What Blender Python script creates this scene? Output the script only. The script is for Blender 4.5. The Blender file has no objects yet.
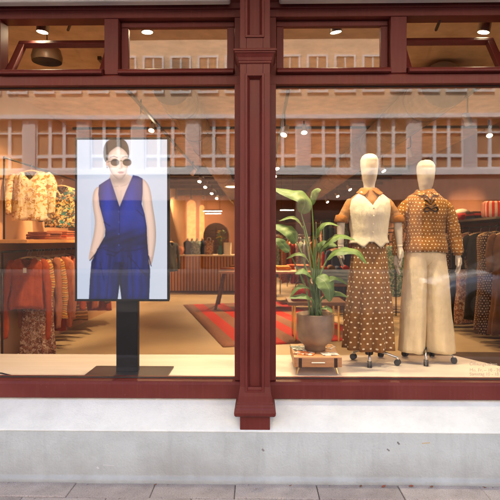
import bpy, bmesh, math, random
import numpy as np
from mathutils import Vector, Matrix, noise

random.seed(11)
R = math.radians
SC = bpy.context.scene

# ------------------------------------------------------------------ camera
CAM = Vector((0.0, -3.55, 1.59)); YAW = R(1.0); HORIZON = 240.0; FPX = 500.0
cd = bpy.data.cameras.new('camera'); cam = bpy.data.objects.new('camera', cd)
SC.collection.objects.link(cam); SC.camera = cam
cam.location = CAM; cam.rotation_euler = (R(90), 0, YAW)
cd.sensor_width = 36; cd.lens = 36; cd.shift_y = -0.02; cd.clip_start = 0.05; cd.clip_end = 600
cd.dof.use_dof = True; cd.dof.focus_distance = 3.8; cd.dof.aperture_fstop = 2.8

# ------------------------------------------------------------------ world, sun, exposure
SUN_EL, SUN_AZ = R(51), R(-24)        # sun stands behind the shop, a little to the left
world = bpy.data.worlds.new('World'); SC.world = world; world.use_nodes = True
wn = world.node_tree.nodes; wl = world.node_tree.links; wn.clear()
sky = wn.new('ShaderNodeTexSky'); sky.sky_type = 'NISHITA'; sky.sun_disc = False
sky.sun_elevation = SUN_EL; sky.sun_rotation = SUN_AZ; sky.air_density = 1.0; sky.dust_density = 2.5; sky.ozone_density = 0.3
bg = wn.new('ShaderNodeBackground'); bg.inputs['Strength'].default_value = 0.15
wo = wn.new('ShaderNodeOutputWorld'); wl.new(sky.outputs[0], bg.inputs[0]); wl.new(bg.outputs[0], wo.inputs[0])
sd = bpy.data.lights.new('sun', 'SUN'); sd.energy = 5.0; sd.angle = R(0.5); sd.color = (1.0, 0.93, 0.83)
sun = bpy.data.objects.new('sun', sd); SC.collection.objects.link(sun)
sdir = Vector((math.sin(SUN_AZ) * math.cos(SUN_EL), math.cos(SUN_AZ) * math.cos(SUN_EL), math.sin(SUN_EL)))
sun.rotation_euler = (-sdir).to_track_quat('-Z', 'Y').to_euler(); sun.location = sdir * 60
vs = SC.view_settings; vs.view_transform = 'Standard'; vs.look = 'None'; vs.gamma = 1; vs.use_curve_mapping = False
vs.exposure = 2.30
LAMP = 0.24                             # one factor for all the shop's own lamps
cy = SC.cycles
cy.use_denoising = True; cy.max_bounces = 10; cy.diffuse_bounces = 4; cy.glossy_bounces = 4
cy.transparent_max_bounces = 16; cy.transmission_bounces = 6; cy.sample_clamp_indirect = 4.0
cy.caustics_reflective = False; cy.caustics_refractive = False

# ------------------------------------------------------------------ pixel -> place (only a direction; the depth comes from the plane)
_fw = Vector((-math.sin(YAW), math.cos(YAW), 0)); _rt = Vector((math.cos(YAW), math.sin(YAW), 0))
def ray(px, py): return _fw + _rt * ((px - 250) / FPX) + Vector((0, 0, 1)) * (-(py - HORIZON) / FPX)
def at(px, py, Y):
    d = ray(px, py); return CAM + d * ((Y - CAM.y) / d.y)
def atz(px, py, Z):
    d = ray(px, py); return CAM + d * ((Z - CAM.z) / d.z)
def fx(px, Y): return at(px, HORIZON, Y).x
def fz(py, Y): return at(250, py, Y).z

# ------------------------------------------------------------------ objects
def link(o): SC.collection.objects.link(o); return o
def tag(o, label=None, cat=None, group=None, kind=None):
    if label: o['label'] = label
    if cat: o['category'] = cat
    if group: o['group'] = group
    if kind: o['kind'] = kind
    return o
def empty(name, loc=(0, 0, 0), rz=0.0):
    o = bpy.data.objects.new(name, None); link(o); o.location = loc; o.rotation_euler = (0, 0, rz); o.empty_display_size = .1
    return o
def copy_tree(o, parent=None):
    c = o.copy(); link(c); c.parent = parent
    for ch in o.children:
        copy_tree(ch, c)
    return c

class MB:
    def __init__(s): s.v = []; s.f = []; s.uv = []
    def add(s, vs, fs, uvs=None):
        b = len(s.v); s.v += [tuple(p) for p in vs]; s.f += [tuple(i + b for i in f) for f in fs]
        s.uv += [tuple(u) for u in uvs] if uvs else [(p[0] + p[1] * .31, p[2] + p[1] * .17) for p in vs]
        return s
    def box(s, x0, x1, y0, y1, z0, z1):
        v = [(x0, y0, z0), (x1, y0, z0), (x1, y1, z0), (x0, y1, z0), (x0, y0, z1), (x1, y0, z1), (x1, y1, z1), (x0, y1, z1)]
        return s.add(v, [(3, 2, 1, 0), (4, 5, 6, 7), (0, 1, 5, 4), (1, 2, 6, 5), (2, 3, 7, 6), (3, 0, 4, 7)])
    def cbox(s, c, sx, sy, sz): return s.box(c[0] - sx / 2, c[0] + sx / 2, c[1] - sy / 2, c[1] + sy / 2, c[2] - sz / 2, c[2] + sz / 2)
    def prof(s, pts, x0, x1):           # (y,z) profile swept along x; pts counter-clockwise seen from +x
        n = len(pts); v = [(x0, p[0], p[1]) for p in pts] + [(x1, p[0], p[1]) for p in pts]
        f = [(i, (i + 1) % n, n + (i + 1) % n, n + i) for i in range(n)]
        return s.add(v, f + [tuple(range(n - 1, -1, -1)), tuple(range(n, 2 * n))])
    def prism(s, pts, z0, z1):          # (x,y) polygon extruded in z
        n = len(pts); v = [(p[0], p[1], z0) for p in pts] + [(p[0], p[1], z1) for p in pts]
        f = [(i, (i + 1) % n, n + (i + 1) % n, n + i) for i in range(n)]
        return s.add(v, f + [tuple(range(n - 1, -1, -1)), tuple(range(n, 2 * n))])
    def loft(s, rings, cap0=True, cap1=True, closed=True):
        n = len(rings[0]); v = []; uv = []; mid = rings[len(rings) // 2]
        ex = max(p[0] for p in mid) - min(p[0] for p in mid); ey = max(p[1] for p in mid) - min(p[1] for p in mid); per = 1.65 * (ex + ey)
        for r in rings:
            for i, p in enumerate(r): v.append(tuple(p)); uv.append((per * i / n, p[2]))
        f = []
        for k in range(len(rings) - 1):
            for i in range(n if closed else n - 1):
                j = (i + 1) % n
                f.append((k * n + i, k * n + j, (k + 1) * n + j, (k + 1) * n + i))
        if cap0: f.append(tuple(range(n - 1, -1, -1)))
        if cap1: f.append(tuple(range((len(rings) - 1) * n, len(rings) * n)))
        return s.add(v, f, uv)
    def tube(s, path, rad, n=8, cap=True):
        path = [Vector(p) for p in path]; m = len(path)
        if not hasattr(rad, '__len__'): rad = [rad] * m
        rings = []; up = None; L = 0; uvs = []
        for i in range(m):
            t = (path[min(i + 1, m - 1)] - path[max(i - 1, 0)]).normalized()
            if up is None:
                up = Vector((0, 0, 1)) if abs(t.z) < .9 else Vector((0, 1, 0))
            a = t.cross(up).normalized(); up = a.cross(t).normalized()
            rings.append([path[i] + (a * math.cos(2 * math.pi * k / n) + up * math.sin(2 * math.pi * k / n)) * rad[i] for k in range(n)])
            if i: L += (path[i] - path[i - 1]).length
            uvs += [(2 * math.pi * rad[i] * k / n, L) for k in range(n)]
        b = len(s.v); s.loft(rings, cap, cap); s.uv[b:] = uvs
        return s
    def lathe(s, prof, c=(0, 0, 0), n=28, cap=True):
        rings = [[(c[0] + r * math.cos(2 * math.pi * k / n), c[1] + r * math.sin(2 * math.pi * k / n), c[2] + z) for k in range(n)] for r, z in prof]
        return s.loft(rings, cap, cap)
    def crumple(s, amp, sxy=9.0, sz=3.0, seed=0.0):
        s.v = [tuple(Vector(p) + noise.noise_vector(Vector((p[0] * sxy + seed, p[1] * sxy, p[2] * sz))) * amp + noise.noise_vector(Vector((p[0] * sxy * 3, p[1] * sxy * 3 + seed, p[2] * sz * 4))) * amp * .4) for p in s.v]
        return s
    def xform(s, M):
        s.v = [tuple(M @ Vector(p)) for p in s.v]; return s
    def mesh(s, name):
        me = bpy.data.meshes.new(name); me.from_pydata(s.v, [], s.f)
        ul = me.uv_layers.new(name='uv'); lv = np.empty(len(me.loops), dtype=np.int32); me.loops.foreach_get('vertex_index', lv)
        ul.data.foreach_set('uv', np.array(s.uv, dtype=np.float32)[lv].ravel())
        return me
    def build(s, name, m, parent=None, smooth=False, bevel=0, loc=None, sub=0, fix=True):
        me = s.mesh(name)
        if fix:
            bm = bmesh.new(); bm.from_mesh(me); bmesh.ops.recalc_face_normals(bm, faces=bm.faces); bm.to_mesh(me); bm.free()
        o = bpy.data.objects.new(name, me); link(o); o.parent = parent
        if m: me.materials.append(m)
        if smooth: me.polygons.foreach_set('use_smooth', [True] * len(me.polygons))
        if loc: o.location = loc
        if bevel:
            b = o.modifiers.new('bevel', 'BEVEL'); b.width = bevel; b.segments = 2; b.limit_method = 'ANGLE'; b.angle_limit = R(40)
        if sub:
            b = o.modifiers.new('sub', 'SUBSURF'); b.levels = sub; b.render_levels = sub
        return o

def ring(cx, cy_, z, rx, ry, n=36, fold=0.0, k=9, ph=0.0, e=2.0, seed=0, pleat=0.0):
    out = []
    for i in range(n):
        a = 2 * math.pi * i / n; c, s_ = math.cos(a), math.sin(a)
        w = 1 + fold * (math.sin(k * a + ph) + .45 * math.sin((k * 2 - 3) * a + ph * 2.3 + seed))
        if pleat: w += pleat * (1.3 * abs(math.sin(k * .5 * a + ph)) - .8)
        q = (abs(c) ** e + abs(s_) ** e) ** (-1 / e)
        out.append((cx + rx * q * c * w, cy_ + ry * q * s_ * w, z))
    return out
def lerp(a, b, t): return a + (b - a) * t
def interp(tab, z):                    # rows (z, a, b, ...), rising z, smooth
    if z <= tab[0][0]: return tab[0][1:]
    for i in range(len(tab) - 1):
        if z <= tab[i + 1][0]:
            t = (z - tab[i][0]) / (tab[i + 1][0] - tab[i][0]); t = t * t * (3 - 2 * t) * .5 + t * .5
            return tuple(lerp(p, q, t) for p, q in zip(tab[i][1:], tab[i + 1][1:]))
    return tab[-1][1:]

# ------------------------------------------------------------------ materials
def lin(c):
    c = [x / 255 for x in c]
    return tuple(x / 12.92 if x <= .04045 else ((x + .055) / 1.055) ** 2.4 for x in c)
class NT:
    def __init__(s, name):
        s.m = bpy.data.materials.new(name); s.m.use_nodes = True; s.t = s.m.node_tree; s.n = s.t.nodes
        s.b = s.n['Principled BSDF']; s.out = s.n['Material Output']
    def node(s, t, **k):
        nd = s.n.new(t)
        for a, v in k.items():
            if a.startswith('_'): nd.inputs[a[1:]].default_value = v
            else: setattr(nd, a, v)
        return nd
    def l(s, a, b): s.t.links.new(a, b)
    def coord(s, kind='Object', scale=(1, 1, 1)):
        tc = s.node('ShaderNodeTexCoord'); mp = s.node('ShaderNodeMapping'); mp.inputs['Scale'].default_value = scale
        s.l(tc.outputs[kind], mp.inputs[0]); return mp.outputs[0]
    def noise(s, vec, scale, detail=4, rough=.55):
        nd = s.node('ShaderNodeTexNoise'); nd.inputs['Scale'].default_value = scale; nd.inputs['Detail'].default_value = detail
        nd.inputs['Roughness'].default_value = rough; s.l(vec, nd.inputs['Vector']); return nd.outputs[0]
    def ramp(s, fac, stops, interp='LINEAR'):
        r = s.node('ShaderNodeValToRGB'); r.color_ramp.interpolation = interp; e = r.color_ramp.elements
        while len(e) < len(stops): e.new(.5)
        for k, (p, c) in enumerate(stops):
            e[k].position = p; e[k].color = tuple(c) + (1,) if hasattr(c, '__len__') else (c, c, c, 1)
        s.l(fac, r.inputs[0]); return r.outputs[0]
    def mix(s, fac, a, b, mode='MIX'):
        m = s.node('ShaderNodeMix', data_type='RGBA', blend_type=mode)
        for sock, v in ((m.inputs[0], fac), (m.inputs[6], a), (m.inputs[7], b)):
            if hasattr(v, 'links'): s.l(v, sock)
            elif hasattr(v, '__len__'): sock.default_value = tuple(v) + (1,) if len(v) == 3 else v
            else: sock.default_value = v
        return m.outputs[2]
    def math(s, op, a, b=None):
        m = s.node('ShaderNodeMath', operation=op)
        for i, v in enumerate((a, b)):
            if v is None: continue
            if hasattr(v, 'links'): s.l(v, m.inputs[i])
            else: m.inputs[i].default_value = v
        return m.outputs[0]
    def bump(s, h, strength=.2, dist=.01):
        b = s.node('ShaderNodeBump'); b.inputs['Strength'].default_value = strength; b.inputs['Distance'].default_value = dist
        s.l(h, b.inputs['Height']); s.l(b.outputs[0], s.b.inputs['Normal'])
    def set(s, col=None, rough=None, metal=None, **k):
        for nm, v in (('Base Color', col), ('Roughness', rough), ('Metallic', metal)):
            if v is None: continue
            if hasattr(v, 'links'): s.l(v, s.b.inputs[nm])
            else: s.b.inputs[nm].default_value = tuple(v) + (1,) if hasattr(v, '__len__') else v
        for nm, v in k.items(): s.b.inputs[nm.replace('_', ' ')].default_value = v
        return s
def scl(c, f): return tuple(min(1, x * f) for x in c)

def plain(name, col, rough=.5, metal=0.0, var=.18, ns=6.0, bs=60.0, bump=.08, coat=0.0):
    t = NT(name); v = t.coord('Object')
    c = t.ramp(t.noise(v, ns), [(.3, scl(col, 1 - var)), (.7, scl(col, 1 + var))])
    t.set(c, rough, metal, Coat_Weight=coat)
    if bump: t.bump(t.noise(v, bs, 3), bump, .004)
    return t.m
def fabric(name, col, var=.15, pattern=None, rough=.9, trans=0.0):
    t = NT(name); v = t.coord('Object'); uv = t.coord('UV')
    base = t.ramp(t.noise(v, 14), [(.3, scl(col, 1 - var)), (.7, scl(col, 1 + var))])
    if pattern:
        kind = pattern[0]
        if kind == 'dots':
            _, size, rad, c2 = pattern
            mp = t.node('ShaderNodeSeparateXYZ'); t.l(uv, mp.inputs[0])
            a = t.math('DIVIDE', mp.outputs[0], size); b = t.math('DIVIDE', mp.outputs[1], size)
            nz = t.noise(v, 30, 1); jit = t.math('MULTIPLY', t.math('SUBTRACT', nz, .5), .10)
            row = t.math('FLOOR', b); off = t.math('MULTIPLY', t.math('MODULO', t.math('ABSOLUTE', row), 2), .5)
            fa = t.math('SUBTRACT', t.math('FRACT', t.math('ADD', a, off)), .5); fb = t.math('SUBTRACT', t.math('FRACT', b), .5)
            fa = t.math('ADD', fa, jit)
            d = t.math('SQRT', t.math('ADD', t.math('MULTIPLY', fa, fa), t.math('MULTIPLY', fb, fb)))
            base = t.mix(t.ramp(d, [(rad * .85, 1.0), (rad * 1.1, 0.0)]), base, c2)
        elif kind == 'stripes':
            _, size, cols, axis = pattern
            mp = t.node('ShaderNodeSeparateXYZ'); t.l(uv if axis in (0, 1) else v, mp.inputs[0])
            a = t.math('FRACT', t.math('DIVIDE', t.math('ADD', mp.outputs[axis % 3 if axis < 2 else 2], 10.0), size))
            st = [(i / len(cols), c) for i, c in enumerate(cols)]
            base = t.mix(.85, base, t.ramp(a, st, 'CONSTANT'))
        elif kind == 'print':
            _, size, cols = pattern
            vo = t.node('ShaderNodeTexVoronoi'); vo.inputs['Scale'].default_value = size; vo.inputs['Randomness'].default_value = 1
            nz = t.node('ShaderNodeTexNoise'); nz.inputs['Scale'].default_value = size * .6; t.l(v, nz.inputs['Vector'])
            t.l(t.mix(.12, v, nz.outputs['Color'], 'ADD'), vo.inputs['Vector'])
            sp = t.node('ShaderNodeSeparateColor'); t.l(vo.outputs['Color'], sp.inputs[0])
            st = [(i / len(cols), c) for i, c in enumerate(cols)]
            base = t.ramp(sp.outputs[0], st, 'CONSTANT')
    t.set(base, rough, Sheen_Weight=.03, Specular_IOR_Level=.3)
    wv = t.noise(t.coord('UV', (1, 1, 1)), 420, 2); dr = t.noise(t.coord('Object', (20, 20, 4)), 1.0, 4, .5)
    t.bump(t.math('ADD', t.math('MULTIPLY', wv, .12), t.math('ADD', t.math('MULTIPLY', dr, 1.6), t.math('MULTIPLY', t.noise(v, 26, 3), .5))), .6, .014)
    return t.m
def wood(name, c1, c2, rough=.45, axis='x', sc=1.0):
    t = NT(name); s_ = {'x': (1.2, 14, 14), 'y': (14, 1.2, 14), 'z': (14, 14, 1.2)}[axis]
    v = t.coord('Object', tuple(k * sc for k in s_)); n = t.noise(v, 2.2, 6, .62)
    t.set(t.ramp(n, [(.28, c1), (.5, scl([(a + b) / 2 for a, b in zip(c1, c2)], 1)), (.72, c2)]), rough); t.bump(n, .15, .004)
    return t.m
def glow(name, col, power):
    t = NT(name); t.set((.0, .0, .0), .5); t.b.inputs['Emission Color'].default_value = tuple(col) + (1,); t.b.inputs['Emission Strength'].default_value = power
    return t.m
def glass_mat(name, r0, tint=(1, 1, 1)):
    t = NT(name); t.n.remove(t.b)
    g = t.node('ShaderNodeNewGeometry'); dp = t.node('ShaderNodeVectorMath', operation='DOT_PRODUCT')
    v = t.coord('Object', (.7, .7, 1.1)); nz = t.noise(v, 1.3, 1)
    bm_ = t.node('ShaderNodeBump'); bm_.inputs['Strength'].default_value = .03; bm_.inputs['Distance'].default_value = .02; t.l(nz, bm_.inputs['Height'])
    t.l(g.outputs['Normal'], dp.inputs[0]); t.l(g.outputs['Incoming'], dp.inputs[1])
    c = t.math('SUBTRACT', 1.0, t.math('ABSOLUTE', dp.outputs['Value'])); f = t.math('ADD', t.math('MULTIPLY', t.math('POWER', c, 5.0), 1 - r0), r0)
    tr = t.node('ShaderNodeBsdfTransparent'); tr.inputs[0].default_value = tuple(tint) + (1,)
    gl = t.node('ShaderNodeBsdfGlossy'); gl.inputs['Roughness'].default_value = 0.0; t.l(bm_.outputs[0], gl.inputs['Normal'])
    mx = t.node('ShaderNodeMixShader'); t.l(f, mx.inputs[0]); t.l(tr.outputs[0], mx.inputs[1]); t.l(gl.outputs[0], mx.inputs[2]); t.l(mx.outputs[0], t.out.inputs[0])
    return t.m

M = {}
def paint_red():
    t = NT('oxblood_paint'); v = t.coord('Object')
    n = t.noise(v, 3.0, 5); n2 = t.noise(t.coord('Object', (30, 30, 1.5)), 2, 4)
    c = t.ramp(n, [(.25, (.098, .014, .011)), (.5, (.130, .021, .016)), (.78, (.160, .030, .024))])
    c = t.mix(t.ramp(n2, [(.5, 0.0), (.85, .3)]), c, (.19, .062, .05)); c = t.mix(t.ramp(t.noise(v, 55, 5, .7), [(.66, 0.0), (.74, .55)]), c, (.26, .13, .11))
    t.set(c, t.ramp(n, [(.3, .42), (.7, .58)]), Specular_IOR_Level=.35); t.bump(t.math('ADD', t.noise(t.coord('Object', (60, 60, 4)), 2, 3), t.noise(v, 90, 3)), .14, .003); return t.m
M['red'] = paint_red()
def render_grey(name, col, grime):
    t = NT(name); v = t.coord('Object'); n = t.noise(v, 2.3, 7, .65); f = t.noise(v, 70, 4)
    streak = t.noise(t.coord('Object', (5, 5, .9)), 2.5, 5, .6)
    c = t.ramp(n, [(.25, scl(col, .80)), (.55, col), (.8, scl(col, 1.06))])
    c = t.mix(t.ramp(streak, [(.52, 0.0), (.82, grime)]), c, scl(col, .55))
    sp = t.node('ShaderNodeSeparateXYZ'); t.l(v, sp.inputs[0])          # splash dirt that has dried on along the foot of the wall
    low = t.ramp(t.math('ADD', sp.outputs[2], t.math('MULTIPLY', t.math('SUBTRACT', n, .5), .45)), [(.0, 1.0), (.10, .6), (.26, 0.0)])
    c = t.mix(t.math('MULTIPLY', low, grime), c, (.22, .19, .16))
    spk = t.ramp(t.noise(v, 75, 3, .7), [(.62, 0.0), (.70, .9)])
    c = t.mix(t.math('MULTIPLY', spk, grime * .6), c, (.28, .26, .24))
    t.set(c, .82); t.bump(t.math('ADD', f, t.math('MULTIPLY', n, 1.5)), .5, .008); return t.m
M['plinth'] = render_grey('grey_render', (.50, .565, .57), .42)
M['sill'] = render_grey('white_sill', (.765, .825, .805), .15)
M['boxgrey'] = plain('awning_box_grey', (.55, .54, .52), .6, ns=3)
M['glass'] = glass_mat('shop_glass', .037)
M['glass_thin'] = glass_mat('sash_glass', .04)
M['black'] = plain('black_plastic', (.006, .006, .0065), .55, var=.1, bump=.03); M['black'].node_tree.nodes['Principled BSDF'].inputs['Specular IOR Level'].default_value = .2
M['steel'] = plain('brushed_steel', (.55, .54, .52), .32, 1.0, bump=.04)
M['darksteel'] = plain('dark_steel', (.05, .048, .045), .4, .8)
M['brass'] = plain('brass', (.75, .52, .2), .28, 1.0)
M['rubber'] = plain('rubber', (.03, .03, .03), .7)
M['platform'] = wood('cream_platform', (.54, .455, .36), (.64, .555, .45), .5, 'x', .4)
def floor_mat():
    t = NT('polished_screed'); v = t.coord('Object'); n = t.noise(v, 1.1, 7, .6); n2 = t.noise(v, 9, 5)
    c = t.ramp(n, [(.25, (.35, .27, .165)), (.5, (.44, .345, .215)), (.8, (.52, .415, .27))])
    c = t.mix(.3, c, t.ramp(n2, [(.3, (.33, .26, .155)), (.7, (.53, .43, .28))]))
    t.set(c, t.ramp(n2, [(.3, .34), (.7, .5)])); t.bump(n2, .05, .003); return t.m
M['floor'] = floor_mat()
M['ceiling'] = plain('brown_ceiling', (.20, .135, .08), .85, ns=1.5, var=.3)
M['wall_peach'] = plain('peach_plaster', (.54, .33, .19), .85, ns=1.2, var=.1, bs=40)
M['wall_clay'] = plain('clay_plaster', (.27, .125, .075), .85, ns=1.2, var=.14, bs=40)
M['duct'] = plain('galvanised_duct', (.30, .21, .13), .7, .0)
M['beam'] = plain('dark_beam', (.10, .072, .05), .7)
M['oak'] = wood('oak', (.36, .17, .07), (.56, .30, .13), .45, 'x')
M['oak_z'] = wood('oak_upright', (.40, .17, .065), (.55, .26, .11), .45, 'z')
M['walnut'] = wood('walnut', (.10, .045, .022), (.20, .095, .045), .45, 'x')
M['cream'] = fabric('cream_cotton', (.66, .56, .40), .06)
M['mskin'] = plain('mannequin_linen', (.43, .36, .27), .75, var=.06, bs=260, bump=.15)

# ================================================================== STREET
ground = MB().box(-150, 150, -150, 60, -.6, -.12)
tag(ground.build('street', plain('asphalt', (.036, .036, .037), .9, ns=2, bs=90, bump=.4)), kind='structure')
slabm = NT('pavement_stone')
v = slabm.coord('Object'); n = slabm.noise(v, 5, 7, .68); n2 = slabm.noise(v, 60, 4)
info = slabm.node('ShaderNodeObjectInfo')
c = slabm.ramp(n, [(.25, (.38, .335, .305)), (.55, (.57, .51, .47)), (.8, (.70, .64, .60))])
c = slabm.mix(slabm.math('MULTIPLY', info.outputs['Random'], .35), c, (.22, .18, .16))
c = slabm.mix(slabm.ramp(n2, [(.6, 0.0), (.75, .55)]), c, (.13, .11, .10))
gum = slabm.ramp(slabm.noise(v, 17, 1), [(.74, 0.0), (.76, .7)]); c = slabm.mix(gum, c, (.09, .08, .075))
n3 = slabm.noise(v, 160, 3, .7); c = slabm.mix(slabm.ramp(n3, [(.35, .5), (.55, 0.0)]), c, (.16, .135, .12))
slabm.set(c, .88); slabm.bump(slabm.math('ADD', n3, slabm.math('ADD', n2, n)), .9, .008); M['slab'] = slabm.m
pav = MB().box(-60, 60, -3.2, -.29, -.30, -.012)
pavement = tag(pav.build('pavement', plain('joint_mortar', (.20, .175, .155), .95, ns=8)), kind='structure')
SX = .374
rows = [(-.292, -.470), (-.478, -1.02), (-1.028, -1.57), (-1.578, -2.12), (-2.128, -2.67)]
slab_me = {}
for ri, (ya, yb) in enumerate(rows):
    for k in range(-8, 9):
        off = SX if ri == 0 else SX + (.26 if ri % 2 else 0)
        x0 = off + k * .524
        if ri not in slab_me:
            slab_me[ri] = MB().box(.002, .5215, -(ya - yb), 0, -.06, 0).mesh('slab')
            slab_me[ri].materials.append(M['slab'])
        o = bpy.data.objects.new('slab', slab_me[ri]); link(o); o.parent = pavement
        o.location = (x0 + random.uniform(-.002, .002), ya, random.uniform(-.004, .002)); o.rotation_euler = (random.uniform(-.003, .003), random.uniform(-.004, .004), 0)
        b = o.modifiers.new('bevel', 'BEVEL'); b.width = .006; b.segments = 2
kerb = MB().box(-60, 60, -3.36, -3.2, -.3, -.005)
tag(kerb.build('kerb', plain('granite_kerb', (.36, .35, .34), .8, bs=90, bump=.3), bevel=.02), kind='structure')
tag(MB().box(-60, 60, -23.6, -20.6, -.3, 0).build('far_pavement', plain('dark_paving', (.10, .095, .09), .9)), kind='structure')

# ================================================================== SHOP BUILDING
YF, YG, YP, YW = -.06, 0.0, -.266, -.27     # frame front, glass, pilaster front, base wall front
SF = tag(empty('storefront', (0, 0, 0)), 'oxblood red timber shopfront with two large display windows, transom lights and panelled pilaster', 'shopfront')
XL0, XL1 = fx(-150, YF), fx(241, YF)       # left bay
XR0, XR1 = fx(269.5, YF), fx(650, YF)      # right bay
ZB0, ZB1 = fz(398, YF), fz(381, YF)        # bottom rail
ZT0, ZT1 = fz(84.5, YF), fz(75, YF)          # transom beam
ZH0, ZH1 = fz(17, YF), 3.42                # head
# base wall, sloping sill
zs_front, zs_back = fz(431, YW), fz(398, -.05)
MB().prof([(YW, .035), (YW, zs_front - .003), (.05, zs_front - .003), (.05, -.1), (YW - .02, -.1), (YW - .02, .02)], -9, 9).build('base_wall', M['plinth'], SF, bevel=.008)
MB().prof([(YW - .004, zs_front - .009), (YW - .004, zs_front), (-.045, zs_back), (.05, zs_back), (.05, zs_front - .009)][::-1], -8.98, 8.98).build('window_sill', M['sill'], SF, bevel=.005)
base_wall = [o for o in SF.children if o.name.startswith('base_wall')][0]

def bay(x0, x1, posts, jamb_right):
    # bottom rail with a weathered top edge
    MB().prof([(YF - .02, ZB0), (YF - .02, ZB1 - .022), (YF - .005, ZB1 - .004), (-.012, ZB1 + .004), (-.012, ZB0)][::-1], x0, x1).build('bottom_rail', M['red'], SF, bevel=.004)
    MB().box(x0, x1, -.011, .06, ZB0, ZB1 + .002).build('inner_rail', M['red'], SF)
    # transom beam, two steps and a rounded drip
    MB().prof([(YF, ZT0), (YF, ZT1 - .002), (YF + .01, ZT1 + .01), (.06, ZT1 + .01), (.06, ZT0)][::-1], x0, x1).build('transom_rail', M['red'], SF, bevel=.004)
    # head: three receding fillets
    MB().prof([(YF, ZH0), (YF, ZH0 + .05), (YF - .02, ZH0 + .055), (YF - .02, ZH0 + .09), (YF - .057, ZH0 + .11), (YF - .057, ZH1), (.06, ZH1), (.06, ZH0)][::-1], x0, x1).build('head_rail', M['red'], SF, bevel=.003)
    # jambs
    w = .045
    for s, xa in ((1, x0), (-1, x1)):
        a, b = sorted((xa, xa + s * w)); MB().box(a, b, YF + .001, .06, ZB1 + .0025, ZH0 - .001).build('jamb', M['red'], SF, bevel=.004)
    for (pa, pb) in posts:
        MB().box(fx(pa, YF), fx(pb, YF), YF + .004, .06, ZT1 + .0105, ZH0 - .001).build('transom_post', M['red'], SF, bevel=.004)
    # main pane
    MB().box(x0 + w - .01, x1 - w + .01, YG - .005, YG + .005, ZB1 - .01, ZT0 + .01).build('window_pane', M['glass'], SF)
    # rubber gasket along the pane
    gw = .008
    for za, zb_ in ((ZB1 + .0045, ZB1 + .0045 + gw), (ZT0 - gw, ZT0 - .0005)): MB().box(x0 + w, x1 - w, YG - .012, YG - .0055, za, zb_).build('gasket', M['rubber'], SF)
    # sashes between the posts
    edges = [x0 + w] + sorted([fx(q, YF) for p in posts for q in p]) + [x1 - w]
    return [(edges[i], edges[i + 1]) for i in range(0, len(edges), 2)]
ZS0, ZS1 = ZT1 + .012, ZH0 - .002
def sash(x0, x1, tilt):
    x0 += .004; x1 -= .004; h = ZS1 - ZS0; fw = .052
    root = MB()
    root.box(x0, x1, -.045, 0, 0, .036); root.box(x0, x1, -.045, 0, h - fw * .75, h)
    root.box(x0, x0 + fw, -.0445, -.0005, .0365, h - fw * .75 - .0005); root.box(x1 - fw, x1, -.0445, -.0005, .0365, h - fw * .75 - .0005)
    o = root.build('transom_sash', M['red'], SF, bevel=.005); o.location = (0, .048, ZS0); o.rotation_euler = (-tilt, 0, 0)
    if tilt: o.location = (0, .02, ZS0 + .002)
    MB().box(x0 + fw - .008, x1 - fw + .008, -.026, -.020, .03, h - fw * .75 + .008).build('pane', M['glass_thin'], o)
    # rounded weather drip under the sash
    d = MB(); d.prof([(-.10, -.006), (-.103, .006), (-.095, .02), (-.07, .033), (-.046, .038), (.0025, .038), (.0025, -.006)][::-1], x0 + .002, x1 - .002)
    dr = d.build('drip_rail', M['red'], SF, bevel=.003); dr.location = (0, 0, ZS0)
    return o
postsL = [(-15, 0), (104, 118)]; postsR = [(391, 407), (512, 526)]
sl = bay(XL0, XL1, postsL, True); sr = bay(XR0, XR1, postsR, False)
for (a, b), t in zip(sl, (0, R(35), 0)): sash(a, b, t)
for (a, b), t in zip(sr, (0, R(35), 0)): sash(a, b, t)
# stay arms of the two tilted sashes
for px in (72, 440):
    p = at(px, 20, .02); q = at(px - 4, 30, .21)
    st = MB(); st.tube([p + Vector((.03, -.02, .03)), p, q], .011, 6); st.cbox((p.x + .03, p.y, p.z + .035), .07, .03, .03)
    st.build('stay_arm', M['darksteel'], SF)

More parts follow.
